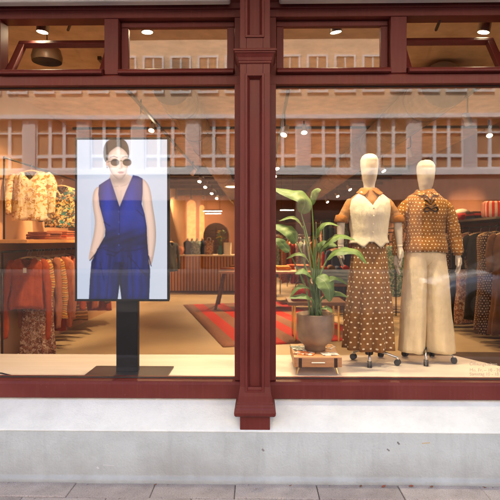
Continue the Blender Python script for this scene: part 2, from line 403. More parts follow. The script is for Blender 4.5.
def pilaster(pxc):
    Y = YP; k = 1.0
    c = fx(pxc, Y); hw = (fx(270, Y) - fx(240, Y)) / 2
    def X(px): return c + (fx(px, Y) - fx(255, Y))
    zp0, zp1 = fz(417, Y), fz(63, Y)
    pil = MB()
    def panelled(z0, z1, pz0, pz1):
        xl, xr = c - hw, c + hw; a, b = X(246.4), X(263)
        yb = .06
        pil.box(xl, a, Y, yb, z0, z1); pil.box(b, xr, Y, yb, z0, z1)
        pil.box(a, b, Y, yb, z0, pz0); pil.box(a, b, Y, yb, pz1, z1)
        pil.box(a, b, Y + .028, yb, pz0, pz1)
    panelled(fz(400, Y), zp1, fz(391, Y), fz(75, Y))
    panelled(fz(50, Y), 3.6, fz(36.5, Y), 3.33)
    P_ = pil.build('pilaster', M['red'], SF, bevel=.003)
    # bevelled mouldings that frame the two recessed panels
    for z0, z1 in ((fz(391, Y), fz(75, Y)), (fz(36.5, Y), 3.33)):
        a, b = X(246.4), X(263); w, d = .022, .024
        v = []; 
        for (i, yy) in ((-.007, -.009), (.006, -.010), (w, d)):
            v += [(a + i, Y + yy, z0 + i), (b - i, Y + yy, z0 + i), (b - i, Y + yy, z1 - i), (a + i, Y + yy, z1 - i)]
        f = []
        for r in range(2):
            for s in range(4): f.append((r * 4 + s, r * 4 + (s + 1) % 4, (r + 1) * 4 + (s + 1) % 4, (r + 1) * 4 + s))
        v += [(a - .010, Y + .004, z0 - .010), (b + .010, Y + .004, z0 - .010), (b + .010, Y + .004, z1 + .010), (a - .010, Y + .004, z1 + .010)]
        for s in range(4): f.append((12 + s, 12 + (s + 1) % 4, (s + 1) % 4, s))
        MB().add(v, f).build('panel_moulding', M['red'], P_)
    def collar(prof, name, yb=.02):       # square-plan moulding: (half width grow, z)
        rings = []
        for g, z in prof:
            rings.append([(c - hw - g, Y - g, z), (c + hw + g, Y - g, z), (c + hw + g, yb, z), (c - hw - g, yb, z)])
        return MB().loft(rings).build(name, M['red'], P_, bevel=.002)
    z = lambda py: fz(py, Y)
    collar([(.002, z(64)), (.008, z(63)), (.008, z(61.5)), (.012, z(60.8)), (.016, z(58)), (.026, z(55)), (.034, z(54)), (.034, z(53)), (.042, z(52.6)), (.042, z(50.8)), (.036, z(50.2)), (.0, z(49.9))], 'capital')
    collar([(.0, z(416)), (.028, z(415.5)), (.036, z(414)), (.038, z(411.5)), (.034, z(408.5)), (.026, z(407)), (.024, z(405)), (.020, z(404.5)), (.019, z(402.5)), (.013, z(402)), (.012, z(400)), (.010, z(396)), (.004, z(390)), (.001, z(387))], 'base_moulding')
    MB().box(c - hw, c + hw, Y + .001, .02, zs_front - .012, z(415.9)).build('plinth_block', M['red'], P_, bevel=.004)
pilaster(255); pilaster(255 - 408); pilaster(255 + 408)
# awning boxes above each bay, and the storeys above (out of the picture)
for x0, x1 in ((XL0 + .02, fx(229, -.30)), (fx(280, -.30), XR1 - .02)):
    MB().box(x0, x1, -.19, -.118, fz(4.2, -.13), 3.62).build('awning_box', M['boxgrey'], SF, bevel=.012)
MB().box(-8.9, 8.9, -1.5, -.11, 3.63, 3.72).build('shade_canopy', M['boxgrey'], SF, bevel=.01)  # canopy out of view, added to shade the top of the shopfront
up = MB().box(-12, 12, -.10, 17.9, 3.62, 11.0)
SB = tag(up.build('shop_building', plain('buff_render', (.55, .50, .44), .9, ns=1)), 'rendered upper storeys of the shop building above the red shopfront', 'building')
for k in range(-4, 5):
    for zf in (4.7, 7.9):
        w_ = MB().box(k * 2.4 - .55, k * 2.4 + .55, -.16, -.095, zf, zf + 1.9).build('window', M['boxgrey'], SB, bevel=.02)
        MB().box(k * 2.4 - .47, k * 2.4 + .47, -.17, -.161, zf + .08, zf + 1.82).build('pane', M['black'], w_)
for x0, x1 in ((-12, XL0 - .02), (XR1 + .02, 12)):
    MB().box(x0, x1, -.05, .3, .0, 3.62).build('side_wall', M['boxgrey'], SB)

# ------------------------------------------------------------------ the shop's room
ZFL, ZPL, ZC = .12, .59, 3.50
XWL, XWR, YB = -3.12, 3.80, 17.6
tag(MB().box(-4.2, 4.9, .07, YB + .2, -.1, ZFL).build('floor', M['floor']), kind='structure')
tag(MB().box(-4.2, 4.9, .07, YB + .2, ZC, 3.61).build('ceiling', M['ceiling']), kind='structure')
tag(MB().box(XWL - .3, XWL, .9, YB, ZFL, ZC).build('wall_left', M['wall_peach']), kind='structure')
tag(MB().box(-4.2, XWL - .301, .9, 1.0, ZFL, ZC).build('wall_return', M['wall_peach']), kind='structure')
tag(MB().box(-4.2, -4.1, .07, .9, ZFL, ZC).build('wall_window_end', M['wall_peach']), kind='structure')
tag(MB().box(XWR, XWR + .3, 2.6, YB, ZFL, ZC).build('wall_right', M['wall_clay']), kind='structure')
tag(MB().box(4.6, 4.8, .07, 2.6, ZFL, ZC).build('wall_entrance', M['wall_clay']), kind='structure')
tag(MB().box(XWL - .3, XWR + .3, YB, YB + .2, ZFL, ZC).build('wall_back', M['wall_clay']), kind='structure')
pa, pb = atz(455, 355.5, ZPL), atz(500, 366, ZPL); sl_ = (pb.x - pa.x) / (pb.y - pa.y)
plat = [(-4.09, .071), (pa.x + sl_ * (.071 - pa.y), .071), (pa.x, pa.y), (-4.09, pa.y)]
tag(MB().prism(plat, ZFL + .002, ZPL).build('display_platform', M['platform'], bevel=.006), kind='structure')

# ================================================================== BUILDING ACROSS THE STREET (seen mirrored in the panes)
OB = tag(empty('office_building', (0, -24, 0)), 'long beige building across the street with a band of white framed windows', 'building')
M['stucco'] = plain('beige_stucco', (.66, .47, .31), .9, ns=.6, var=.08, bs=20)
M['fascia'] = plain('pink_fascia', (.24, .15, .115), .85, ns=.8, var=.12)
M['pier'] = plain('pale_pier', (.54, .51, .50), .7, ns=2, var=.05)
M['pane_glow'] = plain('painted_pane_glow', (.36, .20, .10), .6, var=.25, ns=.5)  # brown painted into the opposite panes to stand for warm interior glow
M['white'] = plain('white_frame', (.72, .70, .69), .5, var=.04)
M['darkglass'] = plain('dark_pane', (.02, .02, .022), .12, var=.3, ns=.4, bump=0)
BW = 27.0
z_ = lambda py: 1.59 + (240 - py) / 18.15
MB().box(-BW, BW, -9, -.35, 0, z_(172)).build('lower_wall', plain('shop_interior_dark', (.035, .027, .022), .8, ns=.5), OB)
MB().box(-BW, BW, -9, -.40, z_(172), z_(118)).build('band_wall', M['darkglass'], OB)
MB().box(-BW, BW, -9, 0, z_(118) + .002, 19.5).build('wall', M['stucco'], OB)
MB().box(-BW, BW, -.3, .30, z_(119.5), z_(115.5)).build('cornice', M['white'], OB)
MB().box(-BW, BW, -.34, .22, z_(175), z_(170)).build('sill_course', M['white'], OB)
MB().box(-BW, BW, -.345, .05, z_(200), z_(175.2)).build('shop_fascia', M['fascia'], OB)
mod = 55 / 18.15; x00 = (303 - 258.7) / 18.15
frm = MB(); pn = MB(); zt, zb = z_(119.6), z_(169.8); pw = .68; wr = mod - pw
for i in range(4): frm.box(i * wr / 3 - .085 if i else 0, i * wr / 3 + .085 if i < 3 else wr, -.12, .0, zb, zt)
for zz, h in ((z_(156), .17), (z_(133), .07), (zb + .06, .12)): frm.box(.05, wr - .05, -.11, -.01, zz - h / 2, zz + h / 2)
pn.box(.02, wr - .02, -.2, -.13, zb + .01, zt - .01)
fm, pm = frm.mesh('window'), pn.mesh('pane'); fm.materials.append(M['white']); pm.materials.append(M['pane_glow'])
prm = MB().box(-pw / 2, pw / 2, -.3, .1, z_(169.9), z_(119.6)).mesh('pier'); prm.materials.append(M['pier'])
gp = MB().box(-.4, .4, -.34, .08, 0, z_(200.2)).mesh('shop_pier'); gp.materials.append(M['fascia'])
for k in range(-9, 9):
    x = x00 + k * mod
    if abs(x) > BW - 3: continue
    o = link(bpy.data.objects.new('pier', prm)); o.parent = OB; o.location = (x, 0, 0)
    w_ = link(bpy.data.objects.new('window', fm)); w_.parent = OB; w_.location = (x + pw / 2, 0, 0)
    o = link(bpy.data.objects.new('pane', pm)); o.parent = w_
    if k % 2 == 0:
        o = link(bpy.data.objects.new('shop_pier', gp)); o.parent = OB; o.location = (x, 0, 0)
f2 = MB(); W2, H2 = .95, z_(57) - z_(91)
f2.box(-W2 / 2 - .1, W2 / 2 + .1, -.1, .12, -.12, 0); f2.box(-W2 / 2 - .1, -W2 / 2, -.1, .07, .001, H2); f2.box(W2 / 2, W2 / 2 + .1, -.1, .07, .001, H2); f2.box(-W2 / 2 - .1, W2 / 2 + .1, -.1, .07, H2 + .001, H2 + .1)
f2.box(-.035, .035, -.1, .04, .001, H2)
p2 = MB().box(-W2 / 2, W2 / 2, -.1, .012, .0, H2)
f2m, p2m = f2.mesh('window'), p2.mesh('pane'); f2m.materials.append(M['white']); p2m.materials.append(M['pane_glow'])
for row in (z_(91), z_(34)):
    for k in range(-17, 18):
        x = (290 - 258.7) / 18.15 + k * 27.4 / 18.15
        if abs(x) > BW - 1: continue
        w_ = link(bpy.data.objects.new('window', f2m)); w_.parent = OB; w_.location = (x, 0, row)
        o = link(bpy.data.objects.new('pane', p2m)); o.parent = w_

# ================================================================== PARKED CAR (mirrored in the right pane)
M['carpaint'] = plain('silver_car_paint', (.72, .75, .80), .2, .2, var=.03, bump=0, coat=1.0)
CAR = tag(empty('parked_car', (6.1, -8.1, -.12), 0), 'silver parked car mirrored in the right hand pane', 'car')
body = MB(); half = .88
secs = [(-2.15, .42, .62, .78), (-2.08, .30, .74, .84), (-1.8, .22, .86, .88), (-1.1, .20, .97, .88), (-.85, .20, 1.0, .88), (.6, .20, 1.02, .88), (1.6, .22, 1.03, .87), (2.05, .3, .98, .84), (2.15, .42, .8, .78)]
rings = []
for x, zb_, zt_, w in secs:
    zm = lerp(zb_, zt_, .55)
    rings.append([(x, -w * .96, zb_), (x, -w, zm - .1), (x, -w * .99, zm + .12), (x, -w * .90, zt_ - .03), (x, -w * .7, zt_ + .02), (x, 0, zt_ + .05), (x, w * .7, zt_ + .02), (x, w * .90, zt_ - .03), (x, w * .99, zm + .12), (x, w, zm - .1), (x, w * .96, zb_)])
body.loft(rings); body.build('body', M['carpaint'], CAR, smooth=True, sub=1)
cab = MB(); rr = []
for z, xa, xb, w in ((.99, -1.05, 1.75, .80), (1.2, -.72, 1.62, .74), (1.42, -.25, 1.35, .64), (1.47, -.05, 1.1, .55)):
    rr.append([(xa, -w * .9, z), (xa + .12, -w, z), (xb - .12, -w, z), (xb, -w * .9, z), (xb, w * .9, z), (xb - .12, w, z), (xa + .12, w, z), (xa, w * .9, z)])
cb = cab.loft(rr).build('cabin_glass', M['darkglass'], CAR, smooth=False, bevel=.05)
MB().loft([[(xa, -w, z), (xb, -w, z), (xb, w, z), (xa, w, z)] for z, xa, xb, w in ((1.43, -.24, 1.34, .63), (1.485, -.1, 1.15, .56))]).build('roof', M['carpaint'], CAR, bevel=.02)
for sx in (-1.38, 1.35):
    for sy in (-1, 1):
        wv = MB(); wv.lathe([(.2, -.10), (.30, -.10), (.325, -.06), (.325, .06), (.30, .10), (.2, .10)], n=24); wv.xform(Matrix.Translation((sx, sy * .80, .325)) @ Matrix.Rotation(R(90), 4, 'X'))
        wo_ = wv.build('wheel', M['rubber'], CAR, smooth=True)
        rm = MB(); rm.lathe([(.02, -.108), (.2, -.104), (.21, -.06), (.21, .06), (.2, .104), (.02, .108)], n=20); rm.xform(Matrix.Translation((sx, sy * .80, .325)) @ Matrix.Rotation(R(90), 4, 'X')); rm.build('rim', M['steel'], wo_)
for sy in (-1, 1):
    MB().cbox((-2.10, sy * .62, .70), .10, .30, .13).build('headlight', M['white'], CAR, bevel=.03)
    MB().cbox((-.72, sy * .92, 1.02), .12, .18, .12).build('mirror', M['carpaint'], CAR, bevel=.03)
MB().cbox((-2.17, 0, .40), .07, 1.5, .12).build('bumper', M['black'], CAR, bevel=.03)
MB().cbox((-2.14, 0, .62), .06, .8, .12).build('grille', M['black'], CAR, bevel=.02)

# ================================================================== SCREEN ON A STAND
def paint_screen(nx, ny, x0, x1, y0, y1):
    ss = 3; W, H = nx * ss, ny * ss
    xs = x0 + (np.arange(W) + .5) / W * (x1 - x0); ys = y0 + (np.arange(H) + .5) / H * (y1 - y0)
    X, Y = np.meshgrid(xs, ys)
    img = np.empty((H, W, 3))
    t = np.clip((X - x0) / (x1 - x0), 0, 1)[..., None]
    img[:] = np.array((203, 213, 233)) * (1 - t) + np.array((216, 222, 236)) * t
    img += (np.exp(-((X - 122) / 30) ** 2 - ((Y - 180) / 50) ** 2) * 14)[..., None]
    def poly(pts):
        m = np.zeros((H, W), bool); n = len(pts); j = n - 1
        for i in range(n):
            (xi, yi), (xj, yj) = pts[i], pts[j]
            if yi != yj: m ^= ((Y > min(yi, yj)) & (Y <= max(yi, yj)) & (X < (xj - xi) * (Y - yi) / (yj - yi) + xi))
            j = i
        return m
    def smooth(pts, it=2):
        for _ in range(it):
            q = []
            for i in range(len(pts)):
                a, b = pts[i], pts[(i + 1) % len(pts)]
                q += [(a[0] * .75 + b[0] * .25, a[1] * .75 + b[1] * .25), (a[0] * .25 + b[0] * .75, a[1] * .25 + b[1] * .75)]
            pts = q
        return pts
    def put(m, col, shade=None):
        c = np.array(col, float)
        img[m] = c if shade is None else np.clip(c[None, :] * shade[m][:, None], 0, 255)
    def ell(cx, cy_, rx, ry): return ((X - cx) / rx) ** 2 + ((Y - cy_) / ry) ** 2 < 1
    def inset(m, steps=26):
        d = np.zeros(m.shape); e = m.copy()
        for _ in range(steps):
            d += e; e = e & np.roll(e, 1, 0) & np.roll(e, -1, 0) & np.roll(e, 1, 1) & np.roll(e, -1, 1)
        return d / steps
    def stroke(pts, w, col, al=.6):
        for (ax, ay), (bx, by) in zip(pts[:-1], pts[1:]):
            dx, dy = bx - ax, by - ay; tt = np.clip(((X - ax) * dx + (Y - ay) * dy) / (dx * dx + dy * dy + 1e-9), 0, 1)
            d = np.hypot(X - ax - tt * dx, Y - ay - tt * dy); a = (np.clip(1.4 - d / w, 0, 1) * al)[..., None]
            img[:] = img * (1 - a) + np.array(col) * a
    skin = (240, 208, 190)
    # arms
    la = smooth([(101, 185), (95, 188), (92.5, 196), (93, 208), (95.5, 220), (94, 234), (90.5, 248), (88.5, 259), (91, 261), (95, 256), (101, 246), (106, 231), (104, 220), (100, 205)])
    sh = 1.06 - .16 * np.clip(np.abs(X - (97 + (Y - 190) * .02)) / 6, 0, 1) ** 2
    mm = poly(la); put(mm, (232, 196, 176), .80 + .27 * inset(mm, 20) ** .7)
    ra = smooth([(141, 177), (147, 182), (150.5, 190), (152.5, 206), (155.5, 224), (156, 240), (153.5, 256), (151, 266), (147.5, 264), (147, 246), (146, 226), (142, 204)])
    sh = 1.08 - .2 * np.clip((X - 145) / 12, 0, 1); mm = poly(ra); put(mm, (236, 202, 184), .80 + .27 * inset(mm, 20) ** .7 - .10 * np.clip((X - 149) / 7, 0, 1))
    # neck and chest
    put(poly(smooth([(111, 170), (127, 170), (128, 175), (135, 177), (134, 190), (121, 212), (108, 195), (103, 182), (110, 178)], 1)), (238, 205, 187), 1.04 - .30 * np.exp(-((Y - 180) / 4.0) ** 2 - ((X - 119) / 9) ** 2) - .10 * np.exp(-((X - 111 - (Y - 178) * .35) / 2.5) ** 2) - .06 * np.exp(-((X - 121) / 1.2) ** 2) * (Y > 190))
    stroke([(106, 184), (113, 186.5), (118, 186)], .6, (200, 160, 142), .5); stroke([(131, 181), (125, 185), (121, 186)], .6, (205, 165, 148), .45)
    # suit
    suit = [(99, 185), (105, 181), (110, 178), (114, 190), (119.6, 207), (126, 191), (133, 175), (138, 176), (142.5, 178.5), (142.5, 192), (141.5, 204), (144.5, 214), (146.5, 226), (147, 240), (148.5, 258), (150, 270), (149.5, 285), (149, 300), (121.5, 300), (119.6, 284), (117.6, 300), (89, 300), (90, 280), (91.5, 262), (97, 250), (105, 236), (105.5, 229), (103.5, 220), (99.5, 205), (98.5, 194)]
    sh = .92 + .16 * np.sin(X * .33 + Y * .05) * .5 + .22 * np.exp(-((X - 132) / 7) ** 2 - ((Y - 205) / 25) ** 2) + .2 * np.exp(-((X - 108) / 6) ** 2 - ((Y - 205) / 22) ** 2) + .25 * np.exp(-((X - 105) / 5) ** 2) * (Y > 245) + .18 * np.exp(-((X - 138) / 6) ** 2) * (Y > 245)
    sh = sh * (1 - .25 * np.exp(-((Y - 240) / 10) ** 2)) * (1 - .35 * np.exp(-((X - 120) / 6) ** 2) * (Y > 262)) * (1 - .28 * np.clip((Y - 226) / 14, 0, 1))
    sh = sh + .10 * np.sin(X * .9 + .25 * np.sin(Y * .21) * 3 + Y * .08) * np.clip((Y - 240) / 20, 0, 1) + .08 * np.sin(Y * .8 + X * .3) * np.exp(-((Y - 238) / 9) ** 2)
    mm = poly(suit); put(mm, (9, 40, 138), sh * (.72 + .34 * inset(mm, 30) ** .6))
    dk = (2, 8, 40)
    stroke([(119.6, 207), (119.5, 246)], .35, dk, .7); stroke([(110, 178), (114, 190), (119.6, 207), (126, 191), (133, 175)], .4, (40, 70, 160), .4)
    for yy in (211.5, 222, 234, 245): img[ell(118.8, yy, .9, .9)] = (40, 66, 140)
    for p in ([(104, 249), (116, 253), (122, 250)], [(107, 254), (114, 256), (124, 248)], [(124, 251), (136, 250), (146, 247)], [(100, 262), (104, 280)], [(128, 256), (134, 262), (146, 276)], [(140, 270), (149, 276)], [(111, 254), (108, 285), (107, 299)], [(131, 255), (133, 299)], [(104, 222), (110, 226)], [(137, 210), (143, 216)]): stroke(p, .55, dk, .55)
    for p in ([(108, 256), (104, 299)], [(129, 258), (129, 290)], [(112, 215), (108, 205)], [(134, 212), (132, 195)]): stroke(p, .8, (30, 66, 170), .3)
    stroke([(97.5, 249), (106, 247)], .5, dk, .6); stroke([(120, 262), (119.8, 284)], .6, dk, .7)
    # hands slipping into the pockets
    for hx_, hy_, sx_ in ((91.5, 257, 1), (150.5, 262, -1)):
        for q in range(3): stroke([(hx_ + sx_ * (q * 1.3 - 1.2), hy_ - 5), (hx_ + sx_ * (q * 1.3 - .2), hy_ + 1.5)], .35, (190, 146, 128), .6)
    stroke([(90, 260.5), (97, 252)], .5, dk, .8); stroke([(148.5, 256), (151, 266)], .5, dk, .7)
    # head
    put(poly(smooth([(104, 160), (103.2, 150), (105, 143), (110, 138.8), (117, 137.5), (124, 139), (128, 144), (129.3, 152), (128.6, 160), (108, 164)])), (34, 25, 23), .9 + .5 * np.exp(-((X - 112) / 3) ** 2 - ((Y - 143) / 4) ** 2))
    face = smooth([(107.5, 158), (109, 152), (113, 148.8), (117.8, 145.6), (123, 148.6), (127, 152.5), (128.6, 158), (128, 166), (126.5, 173), (123, 178.6), (119.5, 180), (114.5, 177), (110.5, 171.5), (108, 165)])
    mm = poly(face); put(mm, (240, 206, 188), (.74 + .32 * inset(mm, 26) ** .55) - .10 * np.clip((113 - X) / 6, 0, 1) - .12 * np.clip((Y - 173) / 6, 0, 1) + .06 * np.exp(-((X - 118) / 4) ** 2 - ((Y - 152) / 3) ** 2))
    for (hx_, hy_) in ((113, 168.5), (125.5, 168)): img[:] = np.where(poly(face)[..., None], img + (np.exp(-((X - hx_) / 3) ** 2 - ((Y - hy_) / 2.2) ** 2) * 14)[..., None] * np.array((1, .55, .5)), img)
    put(ell(107.2, 163, 1.3, 2.9), (232, 190, 172)); img[ell(107.2, 167.4, .5, .6)] = (150, 120, 90)
    stroke([(117.8, 146), (117.4, 139)], .35, (110, 85, 75), .6)
    stroke([(110.5, 157), (114, 156), (117.5, 157.4)], .5, (95, 68, 58), .6); stroke([(122.5, 157.2), (125.5, 156.2), (128.6, 157.2)], .5, (95, 68, 58), .55)
    stroke([(121.2, 160), (122, 166.5), (120.4, 168)], .4, (205, 165, 150), .7); stroke([(118.7, 168), (120.4, 168.6), (122.6, 167.8)], .4, (190, 140, 125), .6)
    img[ell(121.0, 172.0, 3.0, .85)] = (206, 130, 124); img[ell(121.0, 173.0, 2.3, .8)] = (214, 146, 138); stroke([(117.8, 172.2), (124, 172)], .25, (140, 76, 74), .8)
    for cx, rx in ((115.0, 4.3), (127.0, 4.4)):
        m = ell(cx, 162.2, rx, 3.5); put(m, (34, 33, 38), 1 + 1.6 * np.clip((X - cx + 1) / 6, 0, 1) * (cx > 120))
        stroke([(cx + rx * math.cos(a), 162.2 + 3.5 * math.sin(a)) for a in np.linspace(0, 6.283, 20)], .25, (150, 125, 80), .6)
    stroke([(119, 161), (121, 160.4), (122.8, 161)], .35, (140, 115, 70), .9); stroke([(110.8, 161), (107.4, 161.8)], .35, (60, 50, 45), .8)
    img = img.reshape(ny, ss, nx, ss, 3).mean(axis=(1, 3)) / 255
    return np.where(img <= .04045, img / 12.92, ((img + .055) / 1.055) ** 2.4)
YT = .12
TV = tag(empty('display_screen', ((at(122, 374, .19)).x, .19, ZPL)), 'portrait screen on a black floor stand showing a woman in a blue suit', 'screen')
def rel(o): return Matrix.Translation(-o.location)
x0, x1 = fx(75, YT), fx(169.3, YT); z0, z1 = fz(301.5, YT), fz(137, YT); bz = .016
t_ = MB(); t_.box(x0 + .004, x1 - .004, YT + .006, YT + .055, z0 + .004, z1 - .004); t_.xform(rel(TV)).build('casing', M['black'], TV, bevel=.004)
t_ = MB(); t_.box(x0, x1, YT - .004, YT + .0055, z0, z0 + bz); t_.box(x0, x1, YT - .004, YT + .0055, z1 - bz, z1); t_.box(x0, x0 + bz, YT - .004, YT + .0055, z0 + bz, z1 - bz); t_.box(x1 - bz, x1, YT - .004, YT + .0055, z0 + bz, z1 - bz)
t_.xform(rel(TV)).build('bezel', M['black'], TV, bevel=.002)
NX, NY = 190, 330
cols = paint_screen(NX, NY, 77, 167.2, 139, 299.5)
gx = np.linspace(x0 + bz - .001, x1 - bz + .001, NX) - TV.location.x; gz = np.linspace(z1 - bz + .001, z0 + bz - .001, NY) - TV.location.z
vv = [(gx[i], YT + .001 - TV.location.y, gz[j]) for j in range(NY) for i in range(NX)]
ff = [(j * NX + i, (j + 1) * NX + i, (j + 1) * NX + i + 1, j * NX + i + 1) for j in range(NY - 1) for i in range(NX - 1)]
scr = MB().add(vv, ff).build('screen', None, TV, fix=False)
ca = scr.data.color_attributes.new('picture', 'FLOAT_COLOR', 'POINT')
ca.data.foreach_set('color', np.concatenate([cols.reshape(-1, 3), np.ones((NX * NY, 1))], axis=1).astype(np.float32).ravel())
t_ = NT('lit_screen'); a_ = t_.node('ShaderNodeVertexColor', layer_name='picture'); t_.set((.01, .01, .01), .25); t_.l(a_.outputs[0], t_.b.inputs['Emission Color']); t_.b.inputs['Emission Strength'].default_value = .19
SCREEN_MAT = t_; scr.data.materials.append(t_.m)
px0, px1 = fx(116.5, .19), fx(138, .19)
MB().box(px0, px1, YT + .06, YT + .12, ZPL + .012, z1 - .4).xform(rel(TV)).build('post', M['black'], TV, bevel=.004)
bxa, bxb = atz(80.5, 379.5, ZPL), atz(166, 379.5, ZPL)
MB().box(bxa.x, bxb.x, .025, .36, ZPL + .001, ZPL + .012).xform(rel(TV)).build('base_plate', plain('black_base', (.018, .015, .014), .3, bump=.02), TV, bevel=.003)
cb_ = MB().tube([atz(-30, 371, ZPL) + Vector((0, 0, .006)), atz(2, 374, ZPL) + Vector((0, 0, .006)), atz(14, 377, ZPL) + Vector((0, 0, .006)), atz(40, 379.2, ZPL) + Vector((0, 0, .006)), atz(80, 378.6, ZPL) + Vector((-.004, 0, .006))], .005, 6)
tag(cb_.build('power_cable', M['black'], smooth=True), 'thin black cable lying on the platform left of the screen base', 'cable')

# ================================================================== MANNEQUINS
M['tan'] = fabric('tan_shirt', (.27, .125, .04), .12)
M['ochre'] = fabric('ochre_trim', (.27, .095, .012), .1)
M['vest'] = fabric('ivory_vest', (.60, .52, .37), .07)
M['spot'] = fabric('brown_dotted', (.20, .088, .022), .14, ('dots', .040, .17, (.70, .60, .42)))
M['ochredot'] = fabric('ochre_dotted', (.225, .085, .008), .16, ('dots', .028, .18, (.62, .48, .27)))
M['trous'] = fabric('cream_trousers', (.64, .52, .32), .08)
M['ribbon'] = fabric('dark_ribbon', (.05, .022, .008), .1)
TORSO = [(.86, .150, .108), (.95, .148, .105), (1.03, .126, .094), (1.12, .136, .105), (1.22, .152, .124), (1.28, .160, .112), (1.315, .158, .098), (1.345, .138, .086), (1.375, .098, .074), (1.40, .066, .064), (1.43, .056, .058), (1.47, .054, .056)]
NT_ = 48
def wrap(zb, zt, off, mat_, name, parent, steps=16, fold=0.0, k=7, zfun=None, loose=0.0, th=.0):
    rings = []
    for s in range(steps + 1):
        r = []
        for i in range(NT_):
            a = 2 * math.pi * i / NT_; b_, t_ = (zfun(a) if zfun else (zb, zt)); z = lerp(b_, t_, s / steps)
            rx, ry = interp(TORSO, z); lo = loose * max(0, min(1, (1.2 - z) / .2))
            w = 1 + fold * (1 - s / steps) * (math.sin(k * a + 1) + .5 * math.sin((k + 4) * a)) 
            r.append(((rx + off + lo) * math.cos(a) * w, (ry + off + lo * .6) * math.sin(a) * w, z))
        rings.append(r)
    o = MB().loft(rings, False, False).crumple(.006 + loose * .3, 9, 5, off * 100).build(name, mat_, parent, smooth=True)
    s_ = o.modifiers.new('th', 'SOLIDIFY'); s_.thickness = .004; s_.offset = 0
    return o
def hand(side, parent, wrist):
    m = MB(); w = Vector(wrist)
    m.tube([w + Vector((0, 0, .02)), w, w + Vector((side * .004, -.004, -.03)), w + Vector((side * .004, -.008, -.075)), w + Vector((side * .002, -.010, -.088))], [.020, .021, .027, .027, .018], 10)
    for j, (dy, ln) in enumerate(((-.026, .070), (-.009, .082), (.009, .076), (.025, .060))):
        b0 = w + Vector((side * .004, dy - .006, -.078)); m.tube([b0, b0 + Vector((-side * .002, 0, -ln * .4)), b0 + Vector((-side * .010, -.002, -ln * .75)), b0 + Vector((-side * .022, -.004, -ln))], [.0098, .0092, .0082, .006], 7)
    b0 = w + Vector((0, -.022, -.028)); m.tube([b0, b0 + Vector((-side * .008, -.022, -.026)), b0 + Vector((-side * .014, -.028, -.056)), b0 + Vector((-side * .018, -.026, -.07))], [.012, .0115, .010, .007], 7)
    o = m.build('hand', M['mskin'], parent, smooth=True)
    rm = o.modifiers.new('r', 'REMESH'); rm.mode = 'VOXEL'; rm.voxel_size = .004; rm.use_smooth_shade = True
    sm = o.modifiers.new('s', 'SMOOTH'); sm.iterations = 4; sm.factor = .5
    return o
def stand(root, casters):
    MB().tube([(0, 0, .07), (0, 0, .95)], .014, 10).build('stand_pole', M['steel'], root)
    MB().lathe([(.012, .125), (.03, .12), (.034, .075), (.03, .065), (.012, .06)], n=16).build('stand_hub', M['darksteel'], root, smooth=True)
    for c in casters:
        v = Vector((c[0], c[1], 0)); d = v.normalized()
        lg = MB().tube([d * .02 + Vector((0, 0, .098)), d * .08 + Vector((0, 0, .098)), v * .6 + Vector((0, 0, .088)), v + Vector((0, 0, .062))], [.011, .011, .010, .009], 8).build('stand_leg', M['steel'], root, smooth=True)
        w_ = MB(); sd_ = Vector((-d.y, d.x, 0))
        for s in (-1, 1):
            c0 = v + sd_ * (.011 * s) + Vector((0, 0, .026)); w_.tube([c0 - sd_ * .007, c0 + sd_ * .007], .025, 14)
        w_.build('caster', M['rubber'], lg)
        MB().cbox(v + Vector((0, 0, .052)), .018, .018, .02).build('caster_fork', M['steel'], lg, bevel=.003)
def head(root, dz=0.0):
    t = [(1.36, .052, .055, 0), (1.41, .046, .049, 0), (1.44, .044, .047, -.002), (1.465, .048, .054, -.006), (1.50, .056, .068, -.012), (1.55, .065, .082, -.014), (1.61, .0715, .090, -.012), (1.65, .0715, .090, -.010), (1.68, .060, .076, -.008), (1.697, .040, .052, -.006), (1.705, .010, .012, -.006)]
    rings = []
    for s in range(34):
        z = lerp(1.36, 1.705, 1 - (1 - s / 33) ** 1.35); rx, ry, cy_ = interp(t, z); rings.append(ring(0, cy_, z + dz, rx, ry, 28))
    MB().loft(rings).build('head', M['mskin'], root, smooth=True)
    MB().lathe([(.056, 1.372 + dz), (.058, 1.385 + dz), (.052, 1.39 + dz)], n=24).build('neck_seam', M['cream'], root, smooth=True)
def collar(root, mat_, z0=1.43, wid=.05, open_=.5):
    for s in (-1, 1):
        v = []; f = []; n = 16; rowsn = 6
        for j in range(rowsn):
            t = j / (rowsn - 1)
            for i in range(n):
                u = i / (n - 1); a = math.pi / 2 - u * lerp(R(178), R(150), t)      # from the nape round to the throat
                r = lerp(.055, .080 + .040 * u, t); hump = .012 * math.sin(math.pi * min(1, t * 1.6)) * (1 - .5 * u)
                zz = lerp(z0 + .008 - .030 * u, z0 - .030 - .012 * u - (wid * .6) * u ** 4, t) + hump
                v.append((s * (r * math.cos(a) + .003), r * math.sin(a) * (1.0 if a > 0 else 1.0) - .002, zz))
        for j in range(rowsn - 1):
            for i in range(n - 1): f.append((j * n + i, j * n + i + 1, (j + 1) * n + i + 1, (j + 1) * n + i))
        o = MB().add(v, f).build('collar', mat_, root, smooth=True)
        sd_ = o.modifiers.new('t', 'SOLIDIFY'); sd_.thickness = .005
def arm_parts(root, path, radii, sl_mat, cuff_mat, split, fore, sd):
    MB().tube(path, radii, 16).build('sleeve', sl_mat, root, smooth=True)
def spline(pts, n):
    pts = [Vector(p) for p in pts]; out = []
    for i in range(len(pts) - 1):
        p0, p1, p2, p3 = pts[max(i - 1, 0)], pts[i], pts[i + 1], pts[min(i + 2, len(pts) - 1)]
        for k in range(n):
            t = k / n; out.append(.5 * ((2 * p1) + (p2 - p0) * t + (2 * p0 - 5 * p1 + 4 * p2 - p3) * t * t + (3 * p1 - p0 - 3 * p2 + p3) * t ** 3))
    return out + [pts[-1]]
